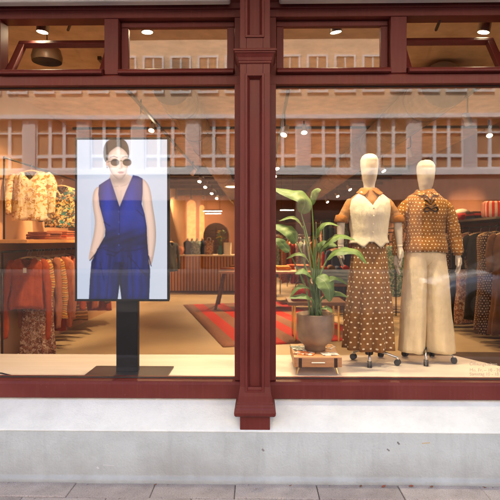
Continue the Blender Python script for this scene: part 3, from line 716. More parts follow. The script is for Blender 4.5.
def spl_tube(mb, pts, rads, n=5, seg=14, wr=0.0, sd=0):
    p = spline(pts, n); rr = spline([(r, 0, 0) for r in rads], n); rn = random.Random(sd)
    return mb.tube(p, [q.x * (1 + wr * rn.uniform(-1, 1)) for q in rr], seg)

def casters_from(root, pts):
    return [((atz(x, y, ZPL) - root.location).x, (atz(x, y, ZPL) - root.location).y) for x, y in pts]

# --- first mannequin: tan shirt, ivory waistcoat, brown dotted wide trousers
c1 = atz(372.5, 362.2, ZPL)
m1 = tag(empty('mannequin', (c1.x - .028, c1.y, ZPL)), 'faceless mannequin in ivory waistcoat, tan shirt and brown dotted flared skirt beside the plant', 'mannequin', 'mannequins in the window')
stand(m1, [(x + .02, y) for x, y in casters_from(m1, [(351, 359.5), (367, 367.5), (395, 365.5), (378.5, 357)])])
head(m1); collar(m1, M['ochre'])
wrap(.98, 1.425, .004, M['tan'], 'shirt', m1)
def vz(a):
    # a = -pi/2 is the front
    d = abs(((a + math.pi / 2 + math.pi) % (2 * math.pi)) - math.pi)      # 0 front, pi back
    if d < .75: top = lerp(1.275, 1.395, (d / .75) ** .8)
    elif d < 1.0: top = lerp(1.395, 1.36, (d - .75) / .25)
    elif d < 1.30: top = lerp(1.36, 1.20, (d - 1.0) / .30)
    elif d < 1.85: top = 1.20
    elif d < 2.1: top = lerp(1.20, 1.36, (d - 1.85) / .25)
    else: top = 1.385
    if d < .12: bot = .985
    elif d < .42: bot = lerp(.985, .935, (d - .12) / .3)
    elif d < .75: bot = lerp(.935, .975, (d - .42) / .33)
    else: bot = .975
    return bot, top
wrap(0, 0, .020, M['vest'], 'waistcoat', m1, 24, .012, 6, vz)
for zz in (1.255, 1.19, 1.125, 1.06): MB().lathe([(.0065, 0), (.0065, .003), (.004, .004)], n=10).xform(Matrix.Translation((.006, -interp(TORSO, zz)[1] - .0235, zz)) @ Matrix.Rotation(R(90), 4, 'X')).build('button', M['cream'], m1)
for s in (-1, 1):
    b = MB(); spl_tube(b, [(s * .095, 0, 1.318), (s * .143, 0, 1.298), (s * .176, -.004, 1.25), (s * .203, -.008, 1.195), (s * .220, -.01, 1.155)], [.030, .046, .050, .051, .052], 7, 18, .02, s); b.crumple(.010, 12, 7, s).build('sleeve', M['tan'], m1, smooth=True)
    MB().tube([(s * .2195, -.0095, 1.195), (s * .2205, -.01, 1.190), (s * .231, -.012, 1.148), (s * .231, -.012, 1.144)], [.050, .055, .056, .051], 18).build('cuff', M['ochre'], m1, smooth=True)
    fa = MB(); spl_tube(fa, [(s * .222, -.01, 1.20), (s * .232, -.014, 1.12), (s * .236, -.026, 1.03), (s * .238, -.04, .955)], [.034, .034, .029, .0225], 4, 14); fo = fa.build('forearm', M['mskin'], m1, smooth=True)
    MB().tube([(s * .238, -.0395, .962), (s * .238, -.0405, .948)], [.0235, .0235], 14).build('wrist_joint', M['cream'], fo)
    hand(s, m1, (s * .238, -.042, .94))
def wide_leg(root, mat_, name, cx0, cx1, zt, zb, rx0, rx1, ry0, ry1, fold, k, ph=0, n=64, front=0.0, pleat=0.0):
    rings = []
    for s in range(31):
        t = s / 30; z = lerp(zt, zb, t)
        rings.append(ring(lerp(cx0, cx1, t), front * t, z, lerp(rx0, rx1, t ** .85), lerp(ry0, ry1, t ** .9), n, fold * t ** .7, k, ph + .35 * t, 2.1, ph, pleat * t ** .6))
    o = MB().loft(rings, True, False).crumple(.010, 8, 2.2, ph).build(name, mat_, root, smooth=True)
    s_ = o.modifiers.new('th', 'SOLIDIFY'); s_.thickness = .004; s_.offset = -1
    return o
wide_leg(m1, M['spot'], 'flared_skirt', 0, 0, 1.0, .115, .128, .196, .098, .160, .035, 9, .4, 160, 0, .18)
MB().lathe([(1, 0)], n=3)
# --- second mannequin: ochre dotted blouse, cream trousers
c2 = atz(428, 361.2, ZPL)
m2 = tag(empty('mannequin', (c2.x - .022, c2.y, ZPL)), 'faceless mannequin in ochre dotted blouse with dark lacing and cream wide trousers', 'mannequin', 'mannequins in the window')
stand(m2, casters_from(m2, [(405, 356.5), (426, 366), (454, 363.5), (432, 356.5)]))
for o_ in [head(m2, -.045)]: pass
tz = -.035
def wrap2(*a, **k):
    o = wrap(*a, **k); return o
wrap2(.905, 1.41, .010, M['ochredot'], 'blouse', m2, 26, .022, 8, None, .024)
collar(m2, M['ochredot'], 1.42, .035)
for s in (-1, 1):
    b = MB(); spl_tube(b, [(s * .10, 0, 1.312), (s * .150, 0, 1.290), (s * .194, -.006, 1.21), (s * .222, -.012, 1.10), (s * .238, -.03, .985), (s * .245, -.045, .900)], [.032, .050, .053, .049, .046, .040], 9, 20, .03, s * 3 + 5); b.crumple(.018, 12, 8, s).build('sleeve', M['ochredot'], m2, smooth=True)
    MB().tube([(s * .248, -.045, .915), (s * .248, -.047, .875)], [.036, .034], 16).build('cuff', M['ochredot'], m2, smooth=True)
    hand(s, m2, (s * .247, -.05, .875))
for k, zz in enumerate((1.35, 1.315, 1.275)):
    ry = interp(TORSO, zz)[1] + .018; ry2 = interp(TORSO, zz - .035)[1] + .018
    rb = MB(); spl_tube(rb, [(-.042, -ry + .012, zz + .012), (-.02, -ry, zz), (0, -ry2 - .004, zz - .028), (.02, -ry, zz), (.042, -ry + .012, zz + .012)], [.006, .007, .006, .007, .006], 4, 6); rb.build('lacing', M['ribbon'], m2, smooth=True)
for s in (-1, 1):
    zz = 1.245; ry = interp(TORSO, zz)[1] + .016
    rb = MB(); spl_tube(rb, [(0, -ry - .004, zz), (s * .035, -ry - .012, zz + .018), (s * .055, -ry + .002, zz - .005), (s * .03, -ry - .008, zz - .016), (0, -ry - .006, zz)], [.006, .009, .008, .007, .006], 5, 6); rb.build('bow_loop', M['ribbon'], m2, smooth=True)
tr = wide_leg(m2, M['trous'], 'trouser_leg', -.072, -.112, .925, .085, .086, .106, .106, .125, .035, 5, 1.2, 90, 0, .05)
tr = wide_leg(m2, M['trous'], 'trouser_leg', .072, .118, .925, .085, .086, .112, .106, .125, .035, 5, 2.9, 90, 0, .05)
rings = [ring(0, 0, z, rx, ry, 48, .012, 10, .5) for z, rx, ry in ((.965, .140, .108), (.93, .152, .112), (.89, .160, .112), (.85, .160, .106), (.81, .14, .09), (.78, .10, .05))]
MB().loft(rings).build('trouser_hip', M['trous'], m2, smooth=True)

# ================================================================== PLANT ON ITS LITTLE TABLE
bx0, bx1 = fx(294, .15), fx(342, .15); by0, by1 = .15, .62; bz0, bz1 = .650, .724
bt = tag(empty('side_table', ((bx0 + bx1) / 2, (by0 + by1) / 2, ZPL)), 'low wooden box table on brass legs carrying the plant pot', 'side table')
MB().box(bx0, bx1, by0, by1, bz0, bz1).xform(rel(bt)).build('box', M['oak'], bt, bevel=.004)
t_ = MB(); t_.box(bx0 + .012, bx1 - .012, by0 - .004, by0 - .0005, bz0 + .008, bz1 - .010); t_.xform(rel(bt)).build('drawer_front', M['oak'], bt, bevel=.002)
t_ = MB(); t_.tube([(lerp(bx0, bx1, .36), by0 - .018, .687), (lerp(bx0, bx1, .64), by0 - .018, .687)], .0055, 8); t_.cbox((lerp(bx0, bx1, .38), by0 - .010, .687), .008, .014, .008); t_.cbox((lerp(bx0, bx1, .62), by0 - .010, .687), .008, .014, .008); t_.xform(rel(bt)).build('drawer_handle', M['steel'], bt)
for u in (.13, .87):
    MB().box(lerp(bx0, bx1, u) - .012, lerp(bx0, bx1, u) + .012, by0 - .007, by0 - .0042, bz0 - .001, bz1 - .006).xform(rel(bt)).build('leather_strap', M['ribbon'], bt)
for u in (.12, .88):
    for w in (.12, .88):
        p = Vector((lerp(bx0, bx1, u), lerp(by0, by1, w), bz0)); q = Vector((p.x + (u - .5) * .05, p.y + (w - .5) * .05, ZPL)); MB().tube([p, q], [.010, .006], 8).xform(rel(bt)).build('leg', M['brass'], bt)
mags = [((.20, .62), .13, .17, 12, (.10, .16, .14), 'dark green'), ((.26, .25), .15, .11, -18, (.55, .16, .04), 'orange'), ((.78, .2), .12, .09, 8, (.68, .62, .52), 'white'), ((.84, .72), .10, .13, -30, (.6, .32, .08), 'yellow')]
for (u, w), a, b, rz, col, nm in mags:
    o = MB().box(-a / 2, a / 2, -b / 2, b / 2, 0, .005).build('magazine', fabric('cover_' + nm.replace(' ', '_'), col, .1, ('print', 28, [col, scl(col, .4), scl(col, 1.6), (.7, .66, .6)]), .35), None, loc=(lerp(bx0, bx1, u), lerp(by0, by1, w), bz1 + .001 ))
    o.rotation_euler = (0, 0, R(rz)); tag(o, nm + ' magazine lying on the low wooden table beside the plant pot', 'magazine')
pc = Vector((fx(315, .40), .40, bz1))
pot = tag(empty('plant_pot', pc), 'taupe ceramic plant pot with narrow foot on the box table', 'plant pot')
M['pot'] = plain('taupe_ceramic', (.25, .165, .105), .5, ns=9, var=.25, bs=30)
MB().lathe([(.070, .001), (.080, .006), (.082, .035), (.098, .050), (.125, .075), (.140, .105), (.145, .15), (.145, .282), (.142, .289), (.136, .289), (.134, .25)], n=48, cap=True).build('vessel', M['pot'], pot, smooth=True)
MB().lathe([(.002, .262), (.133, .258)], n=32).build('soil', plain('soil', (.02, .014, .01), .95, bs=120, bump=1), pot)
plant = tag(empty('potted_plant', pc + Vector((0, 0, .26))), 'tall bird of paradise plant with broad arching leaves in the taupe pot', 'plant')
lt = NT('leaf_green'); v = lt.coord('UV'); n = lt.noise(lt.coord('Object'), 8, 4)
sp = lt.node('ShaderNodeSeparateXYZ'); lt.l(v, sp.inputs[0])
rib = lt.ramp(lt.math('ABSOLUTE', sp.outputs[0]), [(.0, 1.0), (.07, .0)])
vein = lt.math('FRACT', lt.math('MULTIPLY', lt.math('ADD', sp.outputs[1], lt.math('MULTIPLY', lt.math('ABSOLUTE', sp.outputs[0]), -.12)), 26.0))
c = lt.ramp(n, [(.3, (.055, .115, .022)), (.6, (.14, .22, .045)), (.75, (.26, .30, .09))]); c = lt.mix(lt.ramp(vein, [(.0, .25), (.15, 0.0), (.85, 0.0), (1.0, .25)]), c, (.15, .26, .07)); c = lt.mix(lt.math('MULTIPLY', rib, .7), c, (.30, .36, .14))
lt.set(c, .5); lt.b.inputs['Subsurface Weight'].default_value = .0
tl = lt.node('ShaderNodeBsdfTranslucent'); lt.l(c, tl.inputs[0]); mx = lt.node('ShaderNodeMixShader'); mx.inputs[0].default_value = .22
lt.l(lt.b.outputs[0], mx.inputs[1]); lt.l(tl.outputs[0], mx.inputs[2]); lt.l(mx.outputs[0], lt.out.inputs[0]); lt.bump(vein, .2, .003); M['leaf'] = lt.m
M['stem'] = plain('stem_green', (.10, .17, .04), .5)
def leaf(rib_pts, width, Ys, up=(0, -.5, 1), fold=.3):
    P = [at(x, y, Y) for (x, y), Y in zip(rib_pts, Ys)]; mid = spline(P, 5); n = len(mid); wc = 9
    v = []; uv = []; f = []; upv = Vector(up).normalized()
    for i, p in enumerate(mid):
        u = i / (n - 1); t = (mid[min(i + 1, n - 1)] - mid[max(i - 1, 0)]).normalized()
        s_ = t.cross(upv).normalized(); nn = s_.cross(t).normalized()
        w = width * (math.sin(math.pi * min(1, u * .96 + .03) ** .8) ** .75) * (1 + .06 * math.sin(u * 17))
        for j in range(wc):
            q = (j / (wc - 1) - .5) * 2
            v.append(p + s_ * (q * w) + nn * (abs(q) * w * fold - q * q * w * .35 + .06 * w * math.sin(u * 22 + q * 3))); uv.append((q, u))
    for i in range(n - 1):
        for j in range(wc - 1): f.append((i * wc + j, i * wc + j + 1, (i + 1) * wc + j + 1, (i + 1) * wc + j))
    o = MB().add([p - plant.location for p in v], f, uv).build('leaf', M['leaf'], plant, smooth=True)
def stem(pts, Ys, r0=.011, r1=.005):
    P = [pc + Vector((random.uniform(-.05, .05), random.uniform(-.05, .05), .262))] + [at(x, y, Y) for (x, y), Y in zip(pts, Ys)]
    b = MB(); spl_tube(b, [p - plant.location for p in P], [lerp(r0, r1, i / (len(P) - 1)) for i in range(len(P))], 5, 8); b.build('stem', M['stem'], plant, smooth=True)
F = .40
stem([(314, 270), (307, 236), (301, 213)], [F, F, F]); leaf([(301, 213), (305, 203), (300, 196), (288, 193), (273, 188)], .074, [F, F - .02, F - .03, F - .02, F + .02], (.25, -.75, .7), .25)
stem([(309, 280), (301, 252), (296, 242)], [F - .05] * 3); leaf([(296, 243), (292, 234), (284, 229), (272, 225)], .062, [F - .05, F - .08, F - .08, F - .04], (.1, -.8, .7), .3)
stem([(306, 290), (297, 268), (288, 250)], [F + .05] * 3, .009, .004); leaf([(289, 252), (284, 246), (279, 241), (272, 240)], .045, [F + .05, F + .06, F + .06, F + .08], (0, -.7, .7), .3)
stem([(318, 275), (321, 252), (326, 246)], [F] * 3); leaf([(323, 247), (332, 239), (342, 236), (355, 240)], .055, [F, F - .03, F - .04, F - .04], (0, -.45, 1), .25)
stem([(319, 280), (320, 258), (319, 250)], [F + .04] * 3); leaf([(318, 251), (322, 246), (329, 244), (337, 246)], .050, [F + .04] * 4, (0, -.7, .8), .3)
stem([(318, 285), (324, 266), (330, 256)], [F - .06] * 3); leaf([(327, 259), (335, 252), (346, 250), (357, 252), (367, 264)], .060, [F - .06, F - .1, F - .12, F - .12, F - .12], (-.1, -.5, 1), .22)
stem([(316, 295), (318, 283), (318, 276)], [F - .08] * 3); leaf([(317, 277), (324, 281), (329, 290), (330, 302)], .068, [F - .08, F - .12, F - .14, F - .13], (.35, -1, .2), .2)
stem([(312, 295), (309, 282), (306, 275)], [F - .04] * 3, .009, .004); leaf([(314, 280), (308, 273), (302, 271), (295, 274)], .045, [F - .04, F - .09, F - .11, F - .12], (0, -.6, 1), .25)
stem([(314, 305), (312, 300), (309, 297)], [F - .08] * 3, .008, .004); leaf([(314, 301), (307, 296), (300, 296), (289, 298)], .042, [F - .08, F - .12, F - .13, F - .13], (0, -.5, 1), .2)
stem([(319, 305), (323, 298), (328, 296)], [F - .05] * 3, .008, .004); leaf([(322, 298), (330, 294), (338, 293), (348, 297)], .042, [F - .05, F - .08, F - .09, F - .09], (0, -.5, 1), .2)
leaf([(309, 262), (304, 255), (296, 254), (286, 259)], .030, [F - .03, F - .06, F - .07, F - .06], (0, -.5, 1), .25)
leaf([(316, 238), (320, 228), (328, 223), (339, 226)], .032, [F + .02, F, F - .01, F - .01], (0, -.5, 1), .25)
leaf([(303, 228), (298, 220), (291, 217), (279, 221)], .034, [F - .02, F - .05, F - .06, F - .05], (0, -.5, 1), .25)
leaf([(312, 290), (304, 286), (297, 288), (290, 297)], .030, [F - .06, F - .10, F - .12, F - .12], (0, -.5, 1), .25)
leaf([(320, 288), (327, 280), (337, 278), (348, 285)], .034, [F - .05, F - .09, F - .10, F - .10], (0, -.5, 1), .25)
stem([(316, 262), (317, 248), (316, 238)], [F + .02] * 3, .009, .003)
stem([(314, 260), (313, 225), (311, 196)], [F + .08] * 3, .010, .004); leaf([(312, 205), (314, 196), (317, 191), (321, 190)], .03, [F + .08] * 4, (.3, -1, .4), .3)
stem([(311, 268), (306, 240), (303, 226)], [F - .02] * 3, .010, .004); stem([(315, 262), (316, 238), (316, 222)], [F + .02] * 3, .010, .003)
leaf([(320, 310), (324, 307), (329, 308), (333, 313)], .03, [F - .1, F - .13, F - .14, F - .15], (0, -.4, 1), .2)

# ================================================================== CLOTHES
M['hanger'] = wood('hanger_wood', (.55, .36, .18), (.66, .46, .26), .5, 'x')
def garment(name, label, cat, group, mat_, loc, rz=0.0, length=.7, width=.42, sleeve=.0, flare=1.0, slr=.055, thick=.042, top_drop=.075, seed=0, trousers=False, cuffm=None):
    # loc = the point where the hook hangs on its rail; the garment is spread along local x
    o = tag(empty(name, loc, rz), label, cat, group); rn = random.Random(seed + 5)
    hg = MB(); hz = -.075; hw = width * .5 - .02
    hg.tube(spline([(-hw, 0, hz - .055), (-hw * .5, 0, hz - .02), (0, 0, hz), (hw * .5, 0, hz - .02), (hw, 0, hz - .055)], 4), .011, 8)
    hgo = hg.build('hanger', M['hanger'], o, smooth=True)
    hk = MB().tube(spline([(0, 0, hz), (0, 0, -.03), (.018, 0, -.008), (.008, 0, .016), (-.014, 0, .008)], 4), .0025, 6).build('hook', M['steel'], hgo)
    n = 44; ph = rn.uniform(0, 6); rings = []
    ztop = -top_drop
    if trousers:
        for s in (-1, 1):
            rg = []
            for i in range(13):
                t = i / 12; rg.append(ring(s * width * .22 * (1 + .15 * t), 0, ztop - .02 - t * length, width * (.24 + .03 * t) * flare ** t, thick * .9, 26, .06 * t, 4, ph + s, 2.3, seed))
            MB().loft(rg).build('leg', mat_, o, smooth=True)
    else:
        tab = [(0, .17, .45), (.03, .34, .6), (.06, .45, .8), (.10, .50, 1), (.25, .485, 1.0), (.45, .47, 1.0), (1, .49 * flare, 1.15)]
        for i in range(22):
            q = (i / 21) ** 1.5; w, d = interp(tab, q * 1.0) if q > .0 else tab[0][1:]
            qq = min(1, q * length / .7)
            if q * length < .10: w, d = interp([(0, .17, .45), (.025, .33, .6), (.05, .44, .8), (.085, .5, 1)], q * length)
            rings.append(ring(0, .01 * math.sin(q * 6 + ph), ztop - q * length, width * w, thick * d, n, .10 * q ** .7, 6, ph + .8 * q, 2.3, seed))
        if sleeve:                       # open neckline, cut lower at the front
            rings = [[(p[0], p[1], p[2] - max(0, 1 - abs(p[0]) / (width * .22)) * max(0, .15 - (ztop - p[2])) * (.85 if p[1] < .004 else .25)) for p in r] for r in rings]
        MB().loft(rings, not sleeve, True).crumple(.022, 9, 3, seed).build('body', mat_, o, smooth=True)
    if sleeve:
        for s in (-1, 1):
            b = MB(); dx = rn.uniform(0, .04)
            pts = [(s * width * .40, 0, ztop - .065), (s * (width * .5 + .012), -.008, ztop - .12), (s * (width * .5 + .035 + dx), -.018, ztop - .12 - (sleeve - .12) * .5), (s * (width * .5 + .03 + dx), -.03, ztop - sleeve)]
            spl_tube(b, pts, [slr * .8, slr * .95, slr * .85, slr * .72], 8, 16, .05, seed + s); b.crumple(.022, 12, 6, seed + s); b.v = [(p[0], p[1] * .6, p[2]) for p in b.v]; b.build('sleeve', mat_, o, smooth=True)
            if cuffm: MB().tube([Vector(pts[-1]) + Vector((0, 0, .025)), Vector(pts[-1]) + Vector((0, 0, -.02))], slr * .86, 12).build('cuff', cuffm, o, smooth=True)
    return o
def rail(name, label, p, q, r=.014, posts=True, cat='clothes rail', group=None, z0=ZFL, m=None):
    p, q = Vector(p), Vector(q); o = tag(empty(name, ((p.x + q.x) / 2, (p.y + q.y) / 2, z0)), label, cat, group)
    m = m or M['darksteel']
    MB().tube([p, q], r, 10).xform(rel(o)).build('bar', m, o, smooth=True)
    if posts:
        for e in (p, q): MB().tube([Vector((e.x, e.y, z0)), e], r, 10).xform(rel(o)).build('post', m, o, smooth=True)
    return o
coral = fabric('coral_wool', (.32, .056, .015), .14); rust = fabric('rust_cotton', (.27, .068, .02), .15); rose = fabric('dusty_rose', (.36, .13, .065), .12)
striped = fabric('striped_knit', (.50, .24, .04), .1, ('stripes', .055, [(.55, .30, .05), (.42, .10, .03), (.60, .42, .14), (.20, .07, .03)], 1))
stripes2 = fabric('striped_dark', (.2, .1, .04), .1, ('stripes', .05, [(.12, .07, .03), (.40, .20, .06), (.16, .05, .02)], 1))
yellowprint = fabric('yellow_print', (.6, .4, .1), .1, ('print', 34, [(.58, .42, .16), (.68, .58, .36), (.40, .22, .07), (.70, .60, .40), (.74, .66, .48)]))
tealprint = fabric('teal_print', (.2, .25, .2), .1, ('print', 38, [(.05, .04, .03), (.45, .26, .08), (.03, .16, .16), (.55, .40, .18), (.08, .05, .03)]))
redprint = fabric('brown_print', (.25, .12, .07), .1, ('print', 45, [(.22, .10, .06), (.46, .30, .20), (.16, .06, .04), (.55, .42, .32), (.30, .12, .07)]))
darkdot = fabric('dark_dotted', (.055, .028, .018), .12, ('dots', .035, .2, (.50, .40, .30)))
browndot = fabric('brown_small_dots', (.13, .06, .03), .12, ('dots', .03, .2, (.6, .48, .32)))
charcoal = fabric('charcoal_cloth', (.022, .020, .019), .15); brown = fabric('brown_cloth', (.14, .065, .03), .15); black_ = fabric('black_cloth', (.012, .011, .011), .1)
greenp = fabric('green_print', (.2, .3, .2), .1, ('print', 40, [(.10, .20, .15), (.45, .50, .40), (.05, .10, .08), (.22, .32, .24)]))
whitec = fabric('white_cotton', (.62, .58, .50), .06); teal = fabric('teal_cloth', (.07, .17, .16), .1); amber = fabric('amber_cloth', (.5, .24, .05), .12); denim = fabric('light_denim', (.22, .33, .42), .15); navy = fabric('navy_cloth', (.03, .045, .10), .1); crimson = fabric('crimson_cloth', (.38, .03, .025), .1)
# left wall: shelf, lower and upper rail
GL = 'clothes on the left wall rail'
tag(MB().box(XWL + .002, XWL + .62, 1.80, 9.2, 1.555, 1.595).build('wall_shelf', wood('orange_oak', (.48, .22, .07), (.60, .30, .11), .5, 'y'), bevel=.003), 'long oak shelf along the peach left wall above the clothes', 'shelf')
rail('clothes_rail', 'black lower clothes rail under the oak shelf on the left wall', (-2.80, 1.86, 1.46), (-2.78, 9.0, 1.46), .012)
rail('clothes_rail', 'black upper clothes rail above the oak shelf on the left wall', (-2.80, 1.90, 2.50), (-2.80, 6.2, 2.50), .011, z0=1.597)
jk = garment('jacket', 'coral long sleeved jacket with price tag, foremost on the left rail', 'jacket', GL, coral, (-2.77, 2.40, 1.46), 0, .62, .40, .98, 1.1, .05, .06, seed=1)
MB().box(-.018, .022, -.083, -.080, -.26, -.20).build('price_tag', whitec, jk)
spec = [('knit top', 'yellow and rust striped knit top', striped, .58, .42, .50, 1.0, False), ('dress', 'long brown patterned dress', redprint, 1.22, .36, 0, 1.15, False), ('shirt', 'dusty rose shirt with long sleeves', rose, .75, .42, .90, 1.0, False), ('shirt', 'ochre striped shirt', striped, .68, .42, .80, 1.0, False), ('blouse', 'rust blouse with full sleeves', rust, .72, .42, .92, 1.0, False), ('trousers', 'coral wide trousers', coral, .98, .36, 0, 1.1, True), ('shirt', 'pale rose shirt', rose, .75, .42, .86, 1.0, False), ('trousers', 'rust trousers', rust, .95, .36, 0, 1.05, True), ('blouse', 'coral blouse', coral, .70, .42, .80, 1.0, False), ('dress', 'dark striped dress', stripes2, .98, .38, 0, 1.2, False), ('shirt', 'rust shirt', rust, .75, .42, .85, 1.0, False), ('jacket', 'dusty rose jacket', rose, .72, .42, .85, 1.0, False), ('blouse', 'yellow striped blouse', striped, .70, .42, .60, 1.0, False), ('shirt', 'brown shirt', brown, .75, .42, .85, 1.0, False), ('dress', 'coral dress', coral, 1.0, .40, 0, 1.2, False), ('shirt', 'rose shirt', rose, .76, .42, .8, 1.0, False), ('jacket', 'amber jacket', amber, .75, .42, .8, 1.0, False)]
ords = ['second', 'third', 'fourth', 'fifth', 'sixth', 'seventh', 'eighth', 'ninth', 'tenth', 'eleventh', 'twelfth', 'thirteenth', 'fourteenth', 'fifteenth', 'sixteenth', 'seventeenth', 'rearmost']
y = 2.40
for i, (nm, lb, mt, ln, wd, slv, fl, trs) in enumerate(spec):
    y += (.115 if i < 8 else .24)
    garment(nm.replace(' ', '_'), lb + ', ' + ords[i] + ' from the front on the left rail', nm, GL, mt, (-2.77 + random.uniform(-.02, .02), y, 1.46), R(random.uniform(-9, 9)), ln, wd, slv, fl, seed=i * 7 + 3, trousers=trs)
garment('blouse', 'yellow floral blouse hung facing the window above the oak shelf', 'blouse', 'tops hung above the left shelf', yellowprint, (-2.74, 2.42, 2.50), 0, .60, .44, .52, 1.05, .062, .075, seed=40)
garment('blouse', 'dark teal patterned blouse hung behind the yellow floral one', 'blouse', 'tops hung above the left shelf', tealprint, (-2.74, 3.35, 2.42), R(8), .58, .42, .50, 1.0, .055, .06, seed=41)
garment('blouse', 'rose blouse hung deepest above the oak shelf', 'blouse', 'tops hung above the left shelf', rose, (-2.74, 4.4, 2.50), R(-6), .62, .42, .50, 1.0, .055, .06, seed=42)
def pile(label, loc, mats, w=.30, d=.36, group='folded clothes', rz=0):
    o = tag(empty('folded_pile', loc, rz), label, 'clothes', group); z = 0
    for i, m in enumerate(mats):
        h = random.uniform(.022, .036); a, b = w * random.uniform(.92, 1.02), d * random.uniform(.92, 1.02); dx = random.uniform(-.012, .012)
        MB().box(dx - a / 2, dx + a / 2, -b / 2, b / 2, z, z + h).build('folded_garment', m, o, bevel=.010); z += h + .001
    return o
pile('pile of folded rose and rust clothes on the oak shelf under the yellow blouse', (-2.72, 2.75, 1.597), [rust, rose, rose])
pile('taller pile of folded coral clothes on the oak shelf behind the rose pile', (-2.72, 3.3, 1.597), [rose, coral, rust, rose])
pile('pile of folded rose clothes farthest back on the oak shelf', (-2.72, 4.0, 1.597), [rose, rust, coral])
# right wall: shelf, rail and long dark dresses
GRr = 'long dresses on the right wall rail'
sh_ = tag(MB().box(XWR - .62, XWR - .002, 3.2, 9.4, 1.875, 1.905).build('wall_shelf', M['beam'], bevel=.003), 'dark shelf along the clay right wall above the dresses', 'shelf')
rail('clothes_rail', 'black clothes rail below the dark shelf on the right wall', (3.32, 3.1, 1.78), (3.32, 9.3, 1.78), .014)
dl = [('brown pleated dress', brown, 1.38), ('dark dotted dress', darkdot, 1.42), ('brown dress with small pale dots', browndot, 1.40), ('charcoal dress', charcoal, 1.30), ('brown patterned dress', redprint, 1.40), ('black dress', black_, 1.42), ('dark dotted maxi dress', darkdot, 1.45), ('brown dress', brown, 1.35), ('charcoal long dress', charcoal, 1.45), ('small dotted brown dress', browndot, 1.38), ('black maxi dress', black_, 1.45), ('dark brown dress', brown, 1.40)]
y = 3.15
for i, (lb, mt, ln) in enumerate(dl):
    garment('dress', lb + ', ' + (['first'] + ords)[i] + ' from the front on the right rail', 'dress', GRr, mt, (3.32 + random.uniform(-.03, .03), y, 1.78), R(random.uniform(-14, 14)), ln, .40, .55 if i % 3 == 0 else 0, 1.25, seed=60 + i, thick=.075)
    y += .30
bk = tag(empty('basket', (3.45, 5.0, 1.906)), 'red basket with pale stuffing on the dark right hand shelf', 'basket')
MB().lathe([(.09, 0), (.13, .02), (.15, .10), (.145, .13), (.135, .13), (.12, .03)], n=24).build('vessel', crimson, bk, smooth=True)
MB().lathe([(.13, .12), (.12, .17), (.07, .205), (.01, .215)], n=20).build('filling', whitec, bk, smooth=True)
bx_ = tag(empty('striped_cushion', (3.48, 3.75, 1.906)), 'red and white striped cushion standing on the dark right hand shelf', 'cushion')
MB().loft([ring(0, 0, z, rx, .10 * k, 40, .0, 3, 0, 4) for z, rx, k in ((0, .20, .7), (.02, .235, 1), (.12, .245, 1.15), (.22, .235, 1), (.245, .2, .6))]).build('cover', fabric('red_stripe', (.6, .1, .06), .05, ('stripes', .055, [(.62, .05, .035), (.75, .62, .50)], 0)), bx_, smooth=True)
pile('dark folded pile on the right hand shelf between basket and cushion', (3.45, 4.35, 1.906), [navy, charcoal, crimson, brown], group='folded clothes on the right shelf')
for i, (mt, lb) in enumerate(((crimson, 'crimson'), (rose, 'rose'), (amber, 'amber'))): pile(lb + ' folded pile far back on the right hand shelf', (3.45, 5.7 + i * .6, 1.906), [mt, rust, mt], group='folded clothes on the right shelf')

# ================================================================== MIDDLE AND BACK OF THE SHOP
# rug, laid askew
rugm = fabric('rug_weave', (.3, .1, .07), .1, ('stripes', .46, [(.24, .12, .08), (.24, .12, .08), (.50, .02, .018), (.50, .02, .018)], 0))
ra_, rb_ = atz(183, 305, ZFL), atz(223, 347.5, ZFL)
ang = math.atan2(ra_.y - rb_.y, ra_.x - rb_.x) - math.pi / 2; ln = (ra_ - rb_).length
rg = MB(); nU, nV = 18, 2; wv = 2.35
rv = [(wv * i / 18, ln * j / 30, .010 + .002 * math.sin(i * 2.1 + j)) for j in range(31) for i in range(19)]
rf = [(j * 19 + i, j * 19 + i + 1, (j + 1) * 19 + i + 1, (j + 1) * 19 + i) for j in range(30) for i in range(18)]
rg.add(rv, rf, [(p[0] + .46 - 10 % .46 + .0, p[1]) for p in rv])
ro = rg.build('rug', rugm, None, loc=(rb_.x, rb_.y, ZFL), smooth=True); ro.rotation_euler = (0, 0, ang)
s_ = ro.modifiers.new('t', 'SOLIDIFY'); s_.thickness = .008; s_.offset = -1
tag(ro, 'red and taupe striped rug lying askew on the shop floor', 'rug')
tag(MB().box(1.9, 4.5, 1.15, 3.0, ZFL + .001, ZFL + .014).build('dark_floor_sheet', plain('dark_brown_sheet', (.075, .048, .035), .95, bs=200, bump=.8)), 'dark brown sheet on the floor right of the platform', 'mat')  # thin dark brown sheet on the floor right of the platform

def table(label, x0, x1, y0, y1, zt, m, legm=None, trestle=False, th=.045, group='tables in the shop'):
    o = tag(empty('display_table', ((x0 + x1) / 2, (y0 + y1) / 2, ZFL)), label, 'table', group)
    MB().box(x0, x1, y0, y1, zt - th, zt).xform(rel(o)).build('table_top', m, o, bevel=.006)
    for sx in (0, 1):
        for sy in (0, 1):
            p = Vector((x0 + .1 if not sx else x1 - .1, y0 + .08 if not sy else y1 - .08, zt - th)); q = p.copy(); q.z = ZFL
            if trestle: q.x += -.16 if sx == 0 else .16; q.y += (-.05 if sy == 0 else .05); p.y = lerp(p.y, (y0 + y1) / 2, .5)
            lg = MB(); w = .012 if legm is M['brass'] else .028
            lg.loft([[(c.x + a * w, c.y + b * w, c.z) for a, b in ((-1, -1), (1, -1), (1, 1), (-1, 1))] for c in (q, p)]).xform(rel(o)).build('leg', legm or m, o, bevel=.004)
    return o
GP = 'folded clothes on the tables'
T1Y = 7.15
table('wooden trestle table with folded clothes standing on the striped rug', fx(219, T1Y), fx(311, T1Y), 6.9, 7.9, .93, M['oak'], M['walnut'], True)
px_ = fx(222, T1Y)
